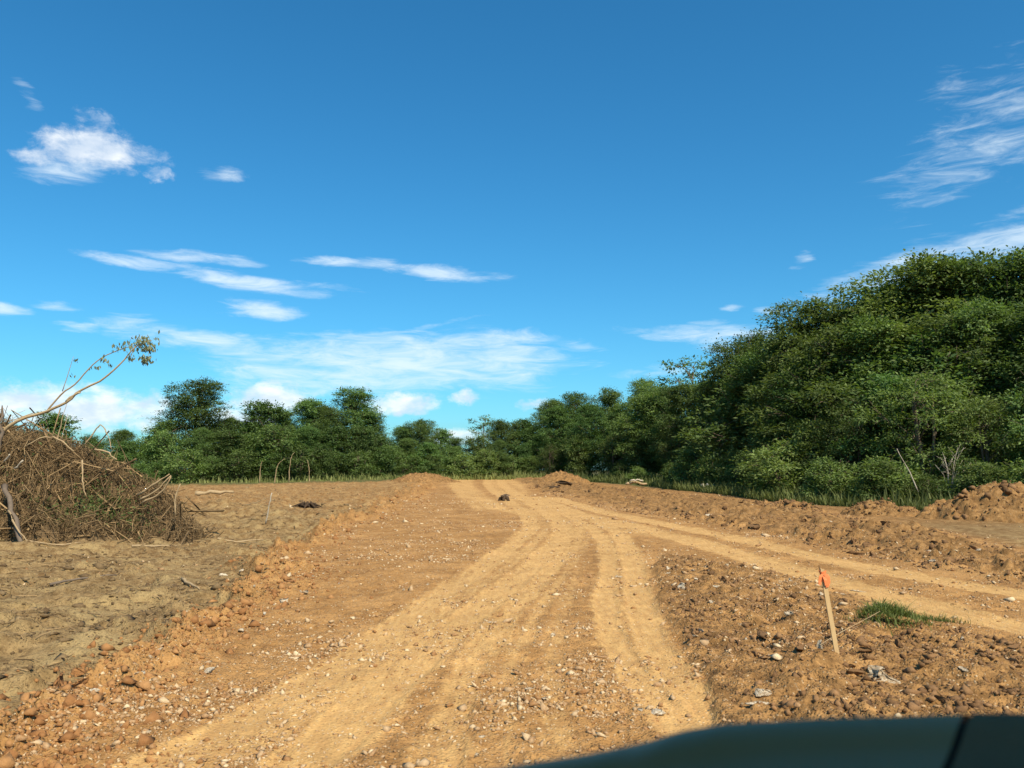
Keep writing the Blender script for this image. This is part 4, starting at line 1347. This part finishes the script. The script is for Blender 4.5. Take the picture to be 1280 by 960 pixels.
def build_branches():
    r_ = np.random.default_rng(17)
    # the long broken limb that sticks out over the heap
    org = np.array([-14.1, 22.5, 2.55])
    root = empty("broken_limb", tuple(org))
    tag(root, 'long bare limb with a few withered leaves reaching up from the brush pile', 'branch')

    def tube(name, pts, r0, r1, tone=.6, parent=root):
        pts = np.array(pts, float)
        k = np.linspace(0, 1, 3 * len(pts) - 2)
        idx = np.arange(len(pts)) / (len(pts) - 1)
        P = np.stack([np.interp(k, idx, pts[:, j]) for j in range(3)], -1)
        P[1:-1] = .5 * P[1:-1] + .25 * (P[:-2] + P[2:]) + r_.normal(size=(len(P) - 2, 3)) * r0 * .2
        return link(name, Tubes().add(P - org, r0 + (r1 - r0) * k, 7, tone).mesh(name, M_PALE_WOOD), parent)
    tube("main_limb", [(-14.1, 22.5, 2.55), (-13.53, 22.5, 3.05), (-12.67, 22.45, 3.29), (-12.14, 22.4, 3.55), (-11.72, 22.35, 3.88), (-10.97, 22.3, 4.26), (-10.55, 22.25, 4.70), (-10.18, 22.2, 5.10), (-9.81, 22.2, 5.22)], .05, .008, .7)
    tube("side_limb", [(-12.71, 22.45, 3.27), (-12.37, 22.5, 3.77), (-12.01, 22.55, 4.03), (-11.69, 22.6, 4.48), (-11.33, 22.6, 4.81), (-10.9, 22.6, 5.01), (-10.46, 22.5, 5.11), (-10.09, 22.5, 5.18)], .024, .006, .35)
    tube("broken_stub", [(-12.14, 22.4, 3.55), (-11.95, 22.35, 3.72), (-11.72, 22.3, 3.8)], .04, .022, .8)
    tube("thin_shoot", [(-12.32, 22.5, 3.85), (-12.2, 22.55, 4.4), (-12.12, 22.6, 4.83)], .012, .004, .3)
    tube("hanging_twig", [(-9.9, 22.2, 5.2), (-9.82, 22.15, 4.95), (-9.9, 22.1, 4.5)], .008, .004, .3)
    tube("hanging_twig", [(-10.25, 22.2, 5.05), (-10.3, 22.15, 4.85), (-10.33, 22.1, 4.62)], .007, .004, .3)
    tube("thin_shoot", [(-10.7, 22.55, 5.05), (-10.62, 22.6, 5.2), (-10.5, 22.6, 5.42)], .006, .003, .3)
    c, d = [], []
    for (x, y, z, s, m) in ((-10.0, 22.2, 5.16, .17, 120), (-9.85, 22.15, 4.95, .07, 60), (-9.9, 22.1, 4.66, .08, 80), (-10.3, 22.3, 5.05, .18, 40), (-10.32, 22.1, 4.72, .07, 18),
                            (-10.75, 22.5, 5.03, .13, 30), (-11.3, 22.6, 4.72, .08, 14), (-11.45, 22.5, 4.5, .07, 10), (-12.05, 22.6, 4.72, .06, 8), (-12.1, 22.55, 4.25, .06, 4), (-11.0, 22.4, 4.55, .06, 5)):
        p = r_.normal(size=(m, 3)) * s * np.array([1, .7, .55]) + np.array([x, y, z])
        c.append(p)
        d.append(r_.normal(size=(m, 3)) * .4 + np.array([.1, 0, -1]))
    c, d = np.concatenate(c), np.concatenate(d)
    v, q = leaf_quads(c - org, d, r_.normal(size=c.shape), r_.uniform(.07, .16, len(c)), .42)
    o = link("withered_leaves", np_mesh("withered_leaves", v, q, M_DRY_LEAF, False, {'tone': np.repeat(r_.uniform(0, 1, len(c)), 4)}), root)
    tag(o, kind='stuff')

    W = wood
    W("tree_stump", [(-13.95, 22.2, 1.2), (-13.88, 22.2, 2.0), (-13.8, 22.25, 2.75), (-13.82, 22.3, 3.45)], .16, .02, M_BARK, 'splintered dark stump standing at the far left of the brush pile', 'stump')
    W("dead_stick", [(-12.3, 22.3, 2.4), (-12.18, 22.3, 3.05), (-12.07, 22.3, 3.5)], .022, .008, M_PALE_WOOD, 'thin upright stick on the crest of the brush pile', 'stick')
    W("dead_stick", [(-12.16, 22.3, 2.5), (-12.08, 22.3, 2.95), (-12.06, 22.35, 3.22)], .014, .006, M_PALE_WOOD, 'shorter upright twig right of the thin upright stick', 'stick')
    W("bent_branch", [(-11.5, 22.2, 2.35), (-11.15, 22.2, 2.85), (-11.05, 22.2, 2.95), (-10.85, 22.2, 2.62), (-10.75, 22.2, 2.25)], .022, .012, M_PALE_WOOD, 'kinked twig forming an arch on the brush pile crest', 'branch')
    W("bent_branch", [(-12.9, 21.9, 2.3), (-12.45, 21.8, 2.58), (-11.95, 21.75, 2.55), (-11.5, 21.7, 2.2)], .032, .018, M_PALE_WOOD, 'pale curved root lying over the crest of the brush pile', 'root')
    W("bent_branch", [(-11.1, 22.0, 2.25), (-10.75, 21.95, 2.22), (-10.45, 21.9, 1.98)], .035, .02, M_PALE_WOOD, 'short pale root end right of the kinked twig', 'root')
    W("bent_branch", [(-10.95, 21.1, 1.95), (-10.87, 21.0, 1.6), (-10.82, 20.95, 1.3), (-10.72, 20.95, 1.05)], .026, .014, M_PALE_WOOD, 'pale hanging root on the front of the brush pile beside green foliage', 'root')
    W("dead_stick", [(-13.9, 21.2, 1.75), (-13.5, 21.0, 1.72), (-13.1, 20.95, 1.6)], .05, .03, M_BLEACHED, 'whitish root stub pointing right at the left photo edge', 'root')
    W("dead_stick", [(-13.0, 21.2, 1.9), (-12.75, 21.0, 2.1)], .035, .02, M_BLEACHED, 'small white broken root above the whitish root stub', 'root')
    W("dead_stick", [(-12.65, 21.1, 1.75), (-12.4, 21.0, 1.95)], .03, .02, M_BLEACHED, 'second small white broken root on the brush pile', 'root')
    W("green_pole", [(-13.0, 21.3, 1.3), (-12.2, 20.35, .7), (-11.35, 19.35, .0)], .09, .06, M_BARK, 'mossy pole leaning out of the pile at the lower left', 'pole')
    W("split_branch", [(-12.2, 20.2, .72), (-11.6, 19.6, .32), (-11.1, 19.2, .03)], .03, .014, M_PALE_WOOD, 'freshly split yellow strip beside the mossy pole', 'branch')
    for (dx, dz, l) in ((0, 0, 1.0), (.12, -.12, .9), (.25, -.2, .75)):
        W("broken_branch", [(-9.9 + dx, 22.0 - dx, 1.05 + dz), (-9.45 + dx * 1.3, 21.9 - dx, 1.3 + dz), (-9.0 + dx * 1.6 - (1 - l), 21.8 - dx, 1.6 + dz * .3)], .04, .018, M_PALE_WOOD,
          {0: 'topmost of three pale broken branches at the pile end', .12: 'middle of three pale broken branches at the pile end', .25: 'lowest of three pale broken branches at the pile end'}[dx], 'branch', 'pale branches at the pile end')
    W("broken_branch", [(-8.72, 21.6, .55), (-8.75, 21.6, 1.0), (-8.62, 21.6, 1.35)], .03, .018, M_PALE_WOOD, 'short upright broken branch beside the three pale ones', 'branch')
    W("fallen_log", [(-17.6, 46.3, gz(-17.6, 46.3) + .12), (-16.6, 46.4, gz(-16.6, 46.4) + .13), (-15.6, 46.6, gz(-15.6, 46.6) + .2)], .16, .09, M_PALE_WOOD, 'smooth pale log lying on the cleared ground right of the brush pile', 'log')
    for pts, lab in (([(-7.6, 21.6), (-7.2, 21.8), (-6.6, 22.2)], 'flat stick on the ground at the right foot of the pile'),
                     ([(-8.9, 19.6), (-8.5, 19.9), (-8.1, 20.3)], 'stick lying before the pile centre'),
                     ([(-11.2, 19.3), (-10.8, 19.8), (-10.3, 20.1)], 'stick lying before the left part of the pile'),
                     ([(-5.5, 14.0), (-5.2, 13.6), (-4.9, 13.2)], 'thin twig on the mulch hollow left of the road'),
                     ([(-7.8, 14.2), (-7.5, 14.6), (-7.0, 14.9)], 'dark curved stick on the cleared ground at left')):
        W("dead_stick", [(x, y, gz(x, y) + .035) for x, y in pts], .03, .014, M_PALE_WOOD if 'dark' not in lab else M_BARK, lab, 'stick')
    W("forked_stick", [(-7.5, 25.4, gz(-7.5, 25.4)), (-7.38, 25.3, .6), (-7.3, 25.3, 1.02)], .03, .018, M_BLEACHED, 'white upright stick beside the dark hollow right of the pile', 'stick')
    W("dead_stick", [(-8.3, 25.6, .62), (-7.8, 25.4, .72), (-7.3, 25.3, .92)], .018, .012, M_PALE_WOOD, 'thin stick leaning on the white upright stick', 'stick')
    # dark tangle of roots on the cleared ground
    e = empty("root_clump", (-9.0, 36.7, gz(-9, 36.7)))
    tag(e, 'dark tangled root clump on the cleared ground left of the road', 'root clump')
    for k in range(16):
        a = k * .4 + r_.uniform(-.2, .2)
        ln = r_.uniform(.35, .85)
        p = [(0, 0, .05), (math.cos(a) * ln * .4, math.sin(a) * ln * .3, r_.uniform(.12, .32)), (math.cos(a) * ln, math.sin(a) * ln * .6, r_.uniform(-.02, .3))]
        link("root", Tubes().add(p, [.09, .06, .015], 6, r_.uniform(0, .5)).mesh("root", M_DARK_ROOT), e)
    # bleached log on the berm, right of the road
    def low(x, y, h=.15):
        return (x, y, gz(x, y) + h)
    W("bleached_log", [low(12.0, 52.4, .42), low(12.4, 52.4, .3), low(13.1, 52.5, .24), low(13.6, 52.5, .34), low(13.9, 52.6, .2)], .17, .10, M_BLEACHED, 'bleached white log lying at the weeds edge right of the road', 'log', tone=.9)
    W("dark_limb", [low(13.5, 52.2, .25), low(13.9, 52.1, .38), low(14.5, 52.2, .12)], .14, .06, M_DARK_ROOT, 'dark broken limb at the right end of the bleached log', 'branch')
    W("weathered_plank", [low(8.0, 58.5, .30), low(8.7, 58.6, .42), low(9.5, 58.6, .3)], .13, .08, M_PALE_WOOD, 'grey weathered wood scrap on the berm behind the road', 'log')
    W("weathered_plank", [low(8.3, 58.3, .52), low(8.8, 58.3, .6), low(9.2, 58.3, .5)], .09, .05, M_BLEACHED, 'small wood scrap on top of the weathered scrap', 'log')
    # stump or rock standing in the road
    # bare saplings before the left treeline
    for (x, y, h, bx, lab) in ((-21.1, 78.5, 2.9, .5, 'bare straight pole sapling before the left treeline'), (-22.3, 78.0, 2.3, 1.0, 'bare sapling with a bent top before the left treeline'),
                               (-19.4, 79.5, 2.1, -.3, 'bare grey sapling right of the straight pole'), (-24.0, 79.0, 2.0, .2, 'short bare sapling left of the bent one')):
        z = gz(x, y)
        W("bare_sapling", [(x, y, z - .1), (x + bx * .1, y, z + h * .5), (x + bx * .35, y, z + h * .85), (x + bx * .9, y, z + h)], .055, .02, M_PALE_WOOD, lab, 'sapling')
    # white stemmed bare shrub in front of the right wood
    x0, y0 = 18.4, 35.0
    e = empty("bare_shrub", (x0, y0, gz(x0, y0)))
    tag(e, 'bare white stemmed shrub in front of the right wood', 'shrub')
    for k in range(9):
        a = -2.6 + k * .6 + r_.uniform(-.2, .2)
        h = r_.uniform(1.4, 2.7)
        s = r_.uniform(.25, .8)
        p = np.array([(0, 0, 0), (s * .25 * math.cos(a), -.1, h * .4), (s * .6 * math.cos(a), -.25, h * .75), (s * math.cos(a) * 1.3, -.3, h)])
        st = link("stem", Tubes().add(p, [.018, .014, .010, .004], 5, r_.uniform(.5, 1)).mesh("stem", M_BLEACHED), e)
        for _ in range(3):
            b = p[2] + (p[3] - p[2]) * r_.uniform(0, .6)
            link("twig", Tubes().add([b, b + np.array([r_.uniform(-.5, .5), r_.uniform(-.2, .2), r_.uniform(.15, .6)])], [.006, .003], 4, .8).mesh("twig", M_BLEACHED), st)
    W("dead_stick", [(16.9, 34.6, .8), (16.6, 34.6, 1.6), (16.1, 34.6, 2.6)], .035, .012, M_BLEACHED, 'leaning bare stem left of the white stemmed shrub', 'stick')


build_branches()



def build_stump():
    x, y = -.39, 41.2
    e = empty("stump", (x, y, gz(x, y)))
    tag(e, 'squat grey stump standing in the middle of the far road', 'stump')
    o = link("stump_top", ROCK_MESH['grey', 3], e, (0, 0, .2))
    o.scale = (.30, .26, .16)
    for k, (a, ln) in enumerate(((-2.6, .32), (-1.7, .28), (-.6, .3), (.6, .3), (2.0, .3))):
        p = [(0, 0, .18), (math.cos(a) * ln * .7, math.sin(a) * ln * .6, .12), (math.cos(a) * ln, math.sin(a) * ln, -.04)]
        link("root", Tubes().add(p, [.12, .09, .05], 7, .3).mesh("root", M_DARK_ROOT), e)


build_stump()


# ------------------------------------------------------------------ survey stake, sod and stick
def build_stake():
    m, w, bs, out = new_mat("lath_wood")
    tc = w.node('ShaderNodeTexCoord').outputs['Object']
    n = w.noise(w.mapping(tc, scale=(40, 40, 3)), 3, 5, .6)
    w.l.new(w.mix(n, (.36, .22, .09), (.62, .45, .23)), bs.inputs['Base Color'])
    mt, w, bt, out = new_mat("orange_tape")
    tc = w.node('ShaderNodeTexCoord').outputs['Object']
    n = w.noise(tc, 60, 3, .6)
    w.l.new(w.mix(n, (.72, .17, .055), (.85, .27, .10)), bt.inputs['Base Color'])
    bt.inputs['Roughness'].default_value = .45
    x, y = 2.78, 7.2
    z = gz(x, y) - .12
    root = empty("survey_stake", (x, y, z))
    tag(root, 'wooden survey stake with orange flagging tape leaning left in the soil', 'stake')
    top = np.array([-.11, .03, .86])
    # lath: a slightly tapered board, pointed at the bottom
    bm = bmesh.new()
    hw, ht = .019, .008
    secs = [(0, .3), (.12, 1), (.5, 1), (.965, 1), (1.0, .72)]
    rings = []
    for t, s in secs:
        c = top * t
        rings.append([bm.verts.new((c[0] + a * hw * s, c[1] + b * ht, c[2])) for a, b in ((-1, -1), (1, -1), (1, 1), (-1, 1))])
    for a, b in zip(rings, rings[1:]):
        for k in range(4):
            bm.faces.new((a[k], a[(k + 1) % 4], b[(k + 1) % 4], b[k]))
    bm.faces.new(rings[0][::-1])
    bm.faces.new(rings[-1])
    me = bpy.data.meshes.new("lath")
    bm.to_mesh(me)
    bm.free()
    me.materials.append(m)
    link("lath", me, root)

    def ribbon(name, pts, half, mat, thick=.0015):
        pts = np.array(pts, float)
        v, f = [], []
        for i, p in enumerate(pts):
            hv = np.array(half) * (1 if i < len(pts) - 1 else .8)
            for sgn, th_ in ((-1, -1), (1, -1), (1, 1), (-1, 1)):
                v.append(p + sgn * hv + np.array([0, th_ * thick, 0]))
        for i in range(len(pts) - 1):
            for k in range(4):
                f.append((i * 4 + k, i * 4 + (k + 1) % 4, i * 4 + 4 + (k + 1) % 4, i * 4 + 4 + k))
        f += [(3, 2, 1, 0), tuple(len(v) - 4 + k for k in range(4))]
        me = bpy.data.meshes.new(name)
        me.from_pydata([tuple(map(float, q)) for q in v], [], f)
        me.materials.append(mat)
        return link(name, me, root)
    # tape wrapped round the head, knot and two tails
    c = top * .93
    th = np.linspace(0, 2 * np.pi, 14)
    v, f = [], []
    for i, t in enumerate(th):
        rx, ry = .026 + .003 * math.sin(3 * t), .014
        for dz, k in ((-.045, .9), (-.015, 1.1), (.02, 1.0), (.045, 1.25)):
            v.append((c[0] + rx * k * math.cos(t) - .11 * dz, c[1] + ry * k * math.sin(t), c[2] + dz + .006 * math.sin(2 * t + dz * 60)))
    for i in range(len(th) - 1):
        for k in range(3):
            f.append((i * 4 + k, i * 4 + 4 + k, i * 4 + 5 + k, i * 4 + 1 + k))
    me = bpy.data.meshes.new("tape_wrap")
    me.from_pydata(v, [], f)
    me.materials.append(mt)
    o = link("tape_wrap", me, root)
    sd = o.modifiers.new("thickness", 'SOLIDIFY')
    sd.thickness = .002
    ribbon("tape_tail", [c + (.012, -.017, .02), c + (.03, -.022, -.005), c + (.034, -.022, -.05), c + (.022, -.02, -.09)], (.016, 0, .004), mt)
    ribbon("tape_tail", [c + (-.012, -.017, .02), c + (-.032, -.02, .0), c + (-.038, -.018, -.04), c + (-.04, -.02, -.07)], (.012, 0, -.003), mt)
    ribbon("tape_tail", [c + (.0, -.018, .0), c + (.008, -.026, -.03), c + (.012, -.024, -.075)], (.013, 0, .0), mt)
    link("wire_pin", Tubes().add([top * .9 + (-.024, -.01, 0), top + (-.03, -.01, .035)], [.003, .003], 6, .1).mesh("wire_pin", M_DARK_ROOT), root)

    # dug-out grass sod right of the stake
    r_ = np.random.default_rng(23)
    X, Y = 3.95, 8.85
    e = empty("grass_sod", (X, Y, gz(X, Y)))
    tag(e, 'clump of green grass on a sod behind the survey stake', 'grass')
    n = 1500
    gx, gy = r_.normal(size=n) * .15, r_.normal(size=n) * .17
    mz = .17 * np.exp(-(gx ** 2 + gy ** 2) / .09)
    h = np.clip(r_.lognormal(-2.75, .4, n), .02, .16)
    zz = land_z(gx + X, gy + Y) - gz(X, Y)
    o = link("grass_blades", blades(n, gx, gy, zz + mz - .02, h, r_.uniform(.4, 2.2, n), r_.uniform(.0025, .005, n), r_.beta(1.4, 1.4, n), "grass_blades", M_GRASS, r_), e)
    tag(o, kind='stuff')
    sv, sf = rock_shape(412, 5, 2, .6)
    sv = sv * np.array([.36, .36, .2]) + r_.normal(size=sv.shape) * .006
    link("sod", np_mesh("sod", sv, sf, M_CLOD, False, {'tone': np.full(len(sv), .25)}), e, (0, 0, .02))
    X, Y = 4.75, 9.55
    n = 420
    gx, gy = r_.normal(size=n) * .16, r_.normal(size=n) * .12
    zz = land_z(gx + X, gy + Y) - gz(X, Y)
    me = blades(n, gx, gy, zz - .01, np.clip(r_.lognormal(-2.8, .35, n), .02, .14), r_.uniform(.3, 1.4, n), r_.uniform(.0025, .005, n), r_.beta(1.4, 1.4, n), "grass_tuft", M_GRASS, r_)
    o = link("grass_tuft", me, None, (X, Y, gz(X, Y)))
    tag(o, 'thin tuft of grass beside the branch road, right of the sod', 'grass', kind='stuff')
    wood("dead_stick", [(2.62, 7.3, gz(2.62, 7.3) + .03), (2.95, 7.7, gz(2.95, 7.7) + .08), (3.35, 8.15, gz(3.35, 8.15) + .1), (3.75, 8.6, gz(3.75, 8.6) + .16)], .0045, .003, M_PALE_WOOD, 'thin grey stick slanting from the stake up to the grass sod', 'stick')


M_GRASS = leaf_material("grass", (.035, .055, .012), (.15, .18, .05), (.20, .18, .06), .3)
build_stake()


# ------------------------------------------------------------------ the vehicle's dashboard
def build_dashboard():
    m, w, bs, out = new_mat("dash_vinyl")
    tc = w.node('ShaderNodeTexCoord').outputs['Object']
    n = w.noise(tc, 420, 3, .6)
    w.l.new(w.mix(n, (.17, .108, .032), (.22, .14, .042)), bs.inputs['Base Color'])
    bs.inputs['Roughness'].default_value = .34
    bs.inputs['Specular IOR Level'].default_value = .13
    bs.inputs['Specular Tint'].default_value = (.85, 1.0, .68, 1)
    add_bump(w, bs, n, .25, .001)
    md, w, bd, out = new_mat("airbag_cover_vinyl")
    tc = w.node('ShaderNodeTexCoord').outputs['Object']
    vo = w.node('ShaderNodeTexVoronoi')
    w.l.new(tc, vo.inputs['Vector'])
    vo.inputs['Scale'].default_value = 320
    w.l.new(w.mix(vo.outputs['Distance'], (.10, .070, .030), (.14, .096, .042)), bd.inputs['Base Color'])
    bd.inputs['Roughness'].default_value = .75
    bd.inputs['Specular IOR Level'].default_value = .1
    add_bump(w, bd, vo.outputs['Distance'], .6, .0015)
    mg, w, bg_, out = new_mat("seam_rubber")
    bg_.inputs['Base Color'].default_value = (.006, .006, .006, 1)
    root = empty("car", (.0, .3, .0))
    tag(root, 'dark dashboard top of the car the picture is taken from, lower right', 'car')
    off = np.array([.0, .3, .0])
    crest_x = np.array([-.76, -.30, -.12, .0, .06, .105, .135, .17, .25, .38, .46, 1.2])
    crest_z = np.array([1.385, 1.42, 1.444, 1.461, 1.470, 1.479, 1.488, 1.4935, 1.498, 1.5015, 1.500, 1.490])
    # cross section: (distance back from the crest towards the camera, drop)
    sec = np.array([(-.075, .16), (-.066, .09), (-.055, .045), (-.038, .016), (-.018, .004), (0, 0), (.02, .0025), (.035, .006), (.05, .0105), (.07, .0135), (.10, .017), (.14, .022), (.2, .03), (.27, .045), (.32, .07), (.345, .11), (.35, .2)])

    def sheet(xs_front, xs_back, lift, fold):
        V = []
        for k in range(len(sec)):
            t = np.clip((sec[k, 0]) / .3, -.3, 1.2)
            xs = xs_front + (xs_back - xs_front) * t
            z = np.interp(xs_front * (1 - .0) + (xs - xs_front) * .15, crest_x, crest_z) - sec[k, 1] + lift
            # hollow scooped in front of the gauge hood fold
            z = z - fold * .010 * np.exp(-((xs - .03) / .09) ** 2) * ss(.02, .09, np.full_like(xs, sec[k, 0]))
            V.append(np.stack([xs, np.full_like(xs, .70 - sec[k, 0]), z], -1))
        V = np.array(V)
        return V

    def grid_mesh(name, V, mat, flip=False):
        a, b, _ = V.shape
        i = np.arange(a - 1)[:, None] * b + np.arange(b - 1)[None]
        q = np.stack([i, i + 1, i + b + 1, i + b], -1).reshape(-1, 4)
        me = np_mesh(name, V.reshape(-1, 3) - off, q, mat, True)
        o = link(name, me, root)
        s = o.modifiers.new("smooth", 'SUBSURF')
        s.levels = s.render_levels = 2
        return o
    # the seam runs from (.373, .70) back to (.15, .40)
    xf = np.concatenate([np.linspace(-.8, .0, 9), np.linspace(.04, .20, 13), np.linspace(.24, .370, 6)])
    xb = np.concatenate([np.linspace(-.8, -.2, 9), np.linspace(-.17, -.03, 13), np.linspace(.0, .145, 6)])
    grid_mesh("gauge_side_pad", sheet(xf, xb, 0, 1.0), m)
    grid_mesh("airbag_cover", sheet(np.linspace(.3765, 1.15, 16), np.linspace(.1515, 1.1, 16), .001, 0), md)
    grid_mesh("seam_channel", sheet(np.linspace(.362, .385, 3), np.linspace(.137, .160, 3), -.006, 0), mg)


    # roof and windscreen pillars above and beside the eye: they shade the rear of the dashboard
    roof = np.array([[(.22 + u * (.82 - .06 * t), .262 - 1.9 * t, 2.03 + .05 * math.sin(math.pi * min(1, .25 + t * .8)) - .05 * u * u) for u in np.linspace(-1, 1, 9)] for t in np.linspace(0, 1, 9)])
    o = grid_mesh("roof", roof, m)
    sd = o.modifiers.new("thickness", 'SOLIDIFY')
    sd.thickness = .03
    for sgn in (-1, 1):
        p = [(.22 + sgn * .80 - off[0], .31 - off[1], 1.99), (.22 + sgn * .90 - off[0], .58 - off[1], 1.76), (.22 + sgn * .97 - off[0], .86 - off[1], 1.44)]
        link("windscreen_pillar", Tubes().add(p, [.035, .035, .04], 10, .5).mesh("windscreen_pillar", m), root)


build_dashboard()
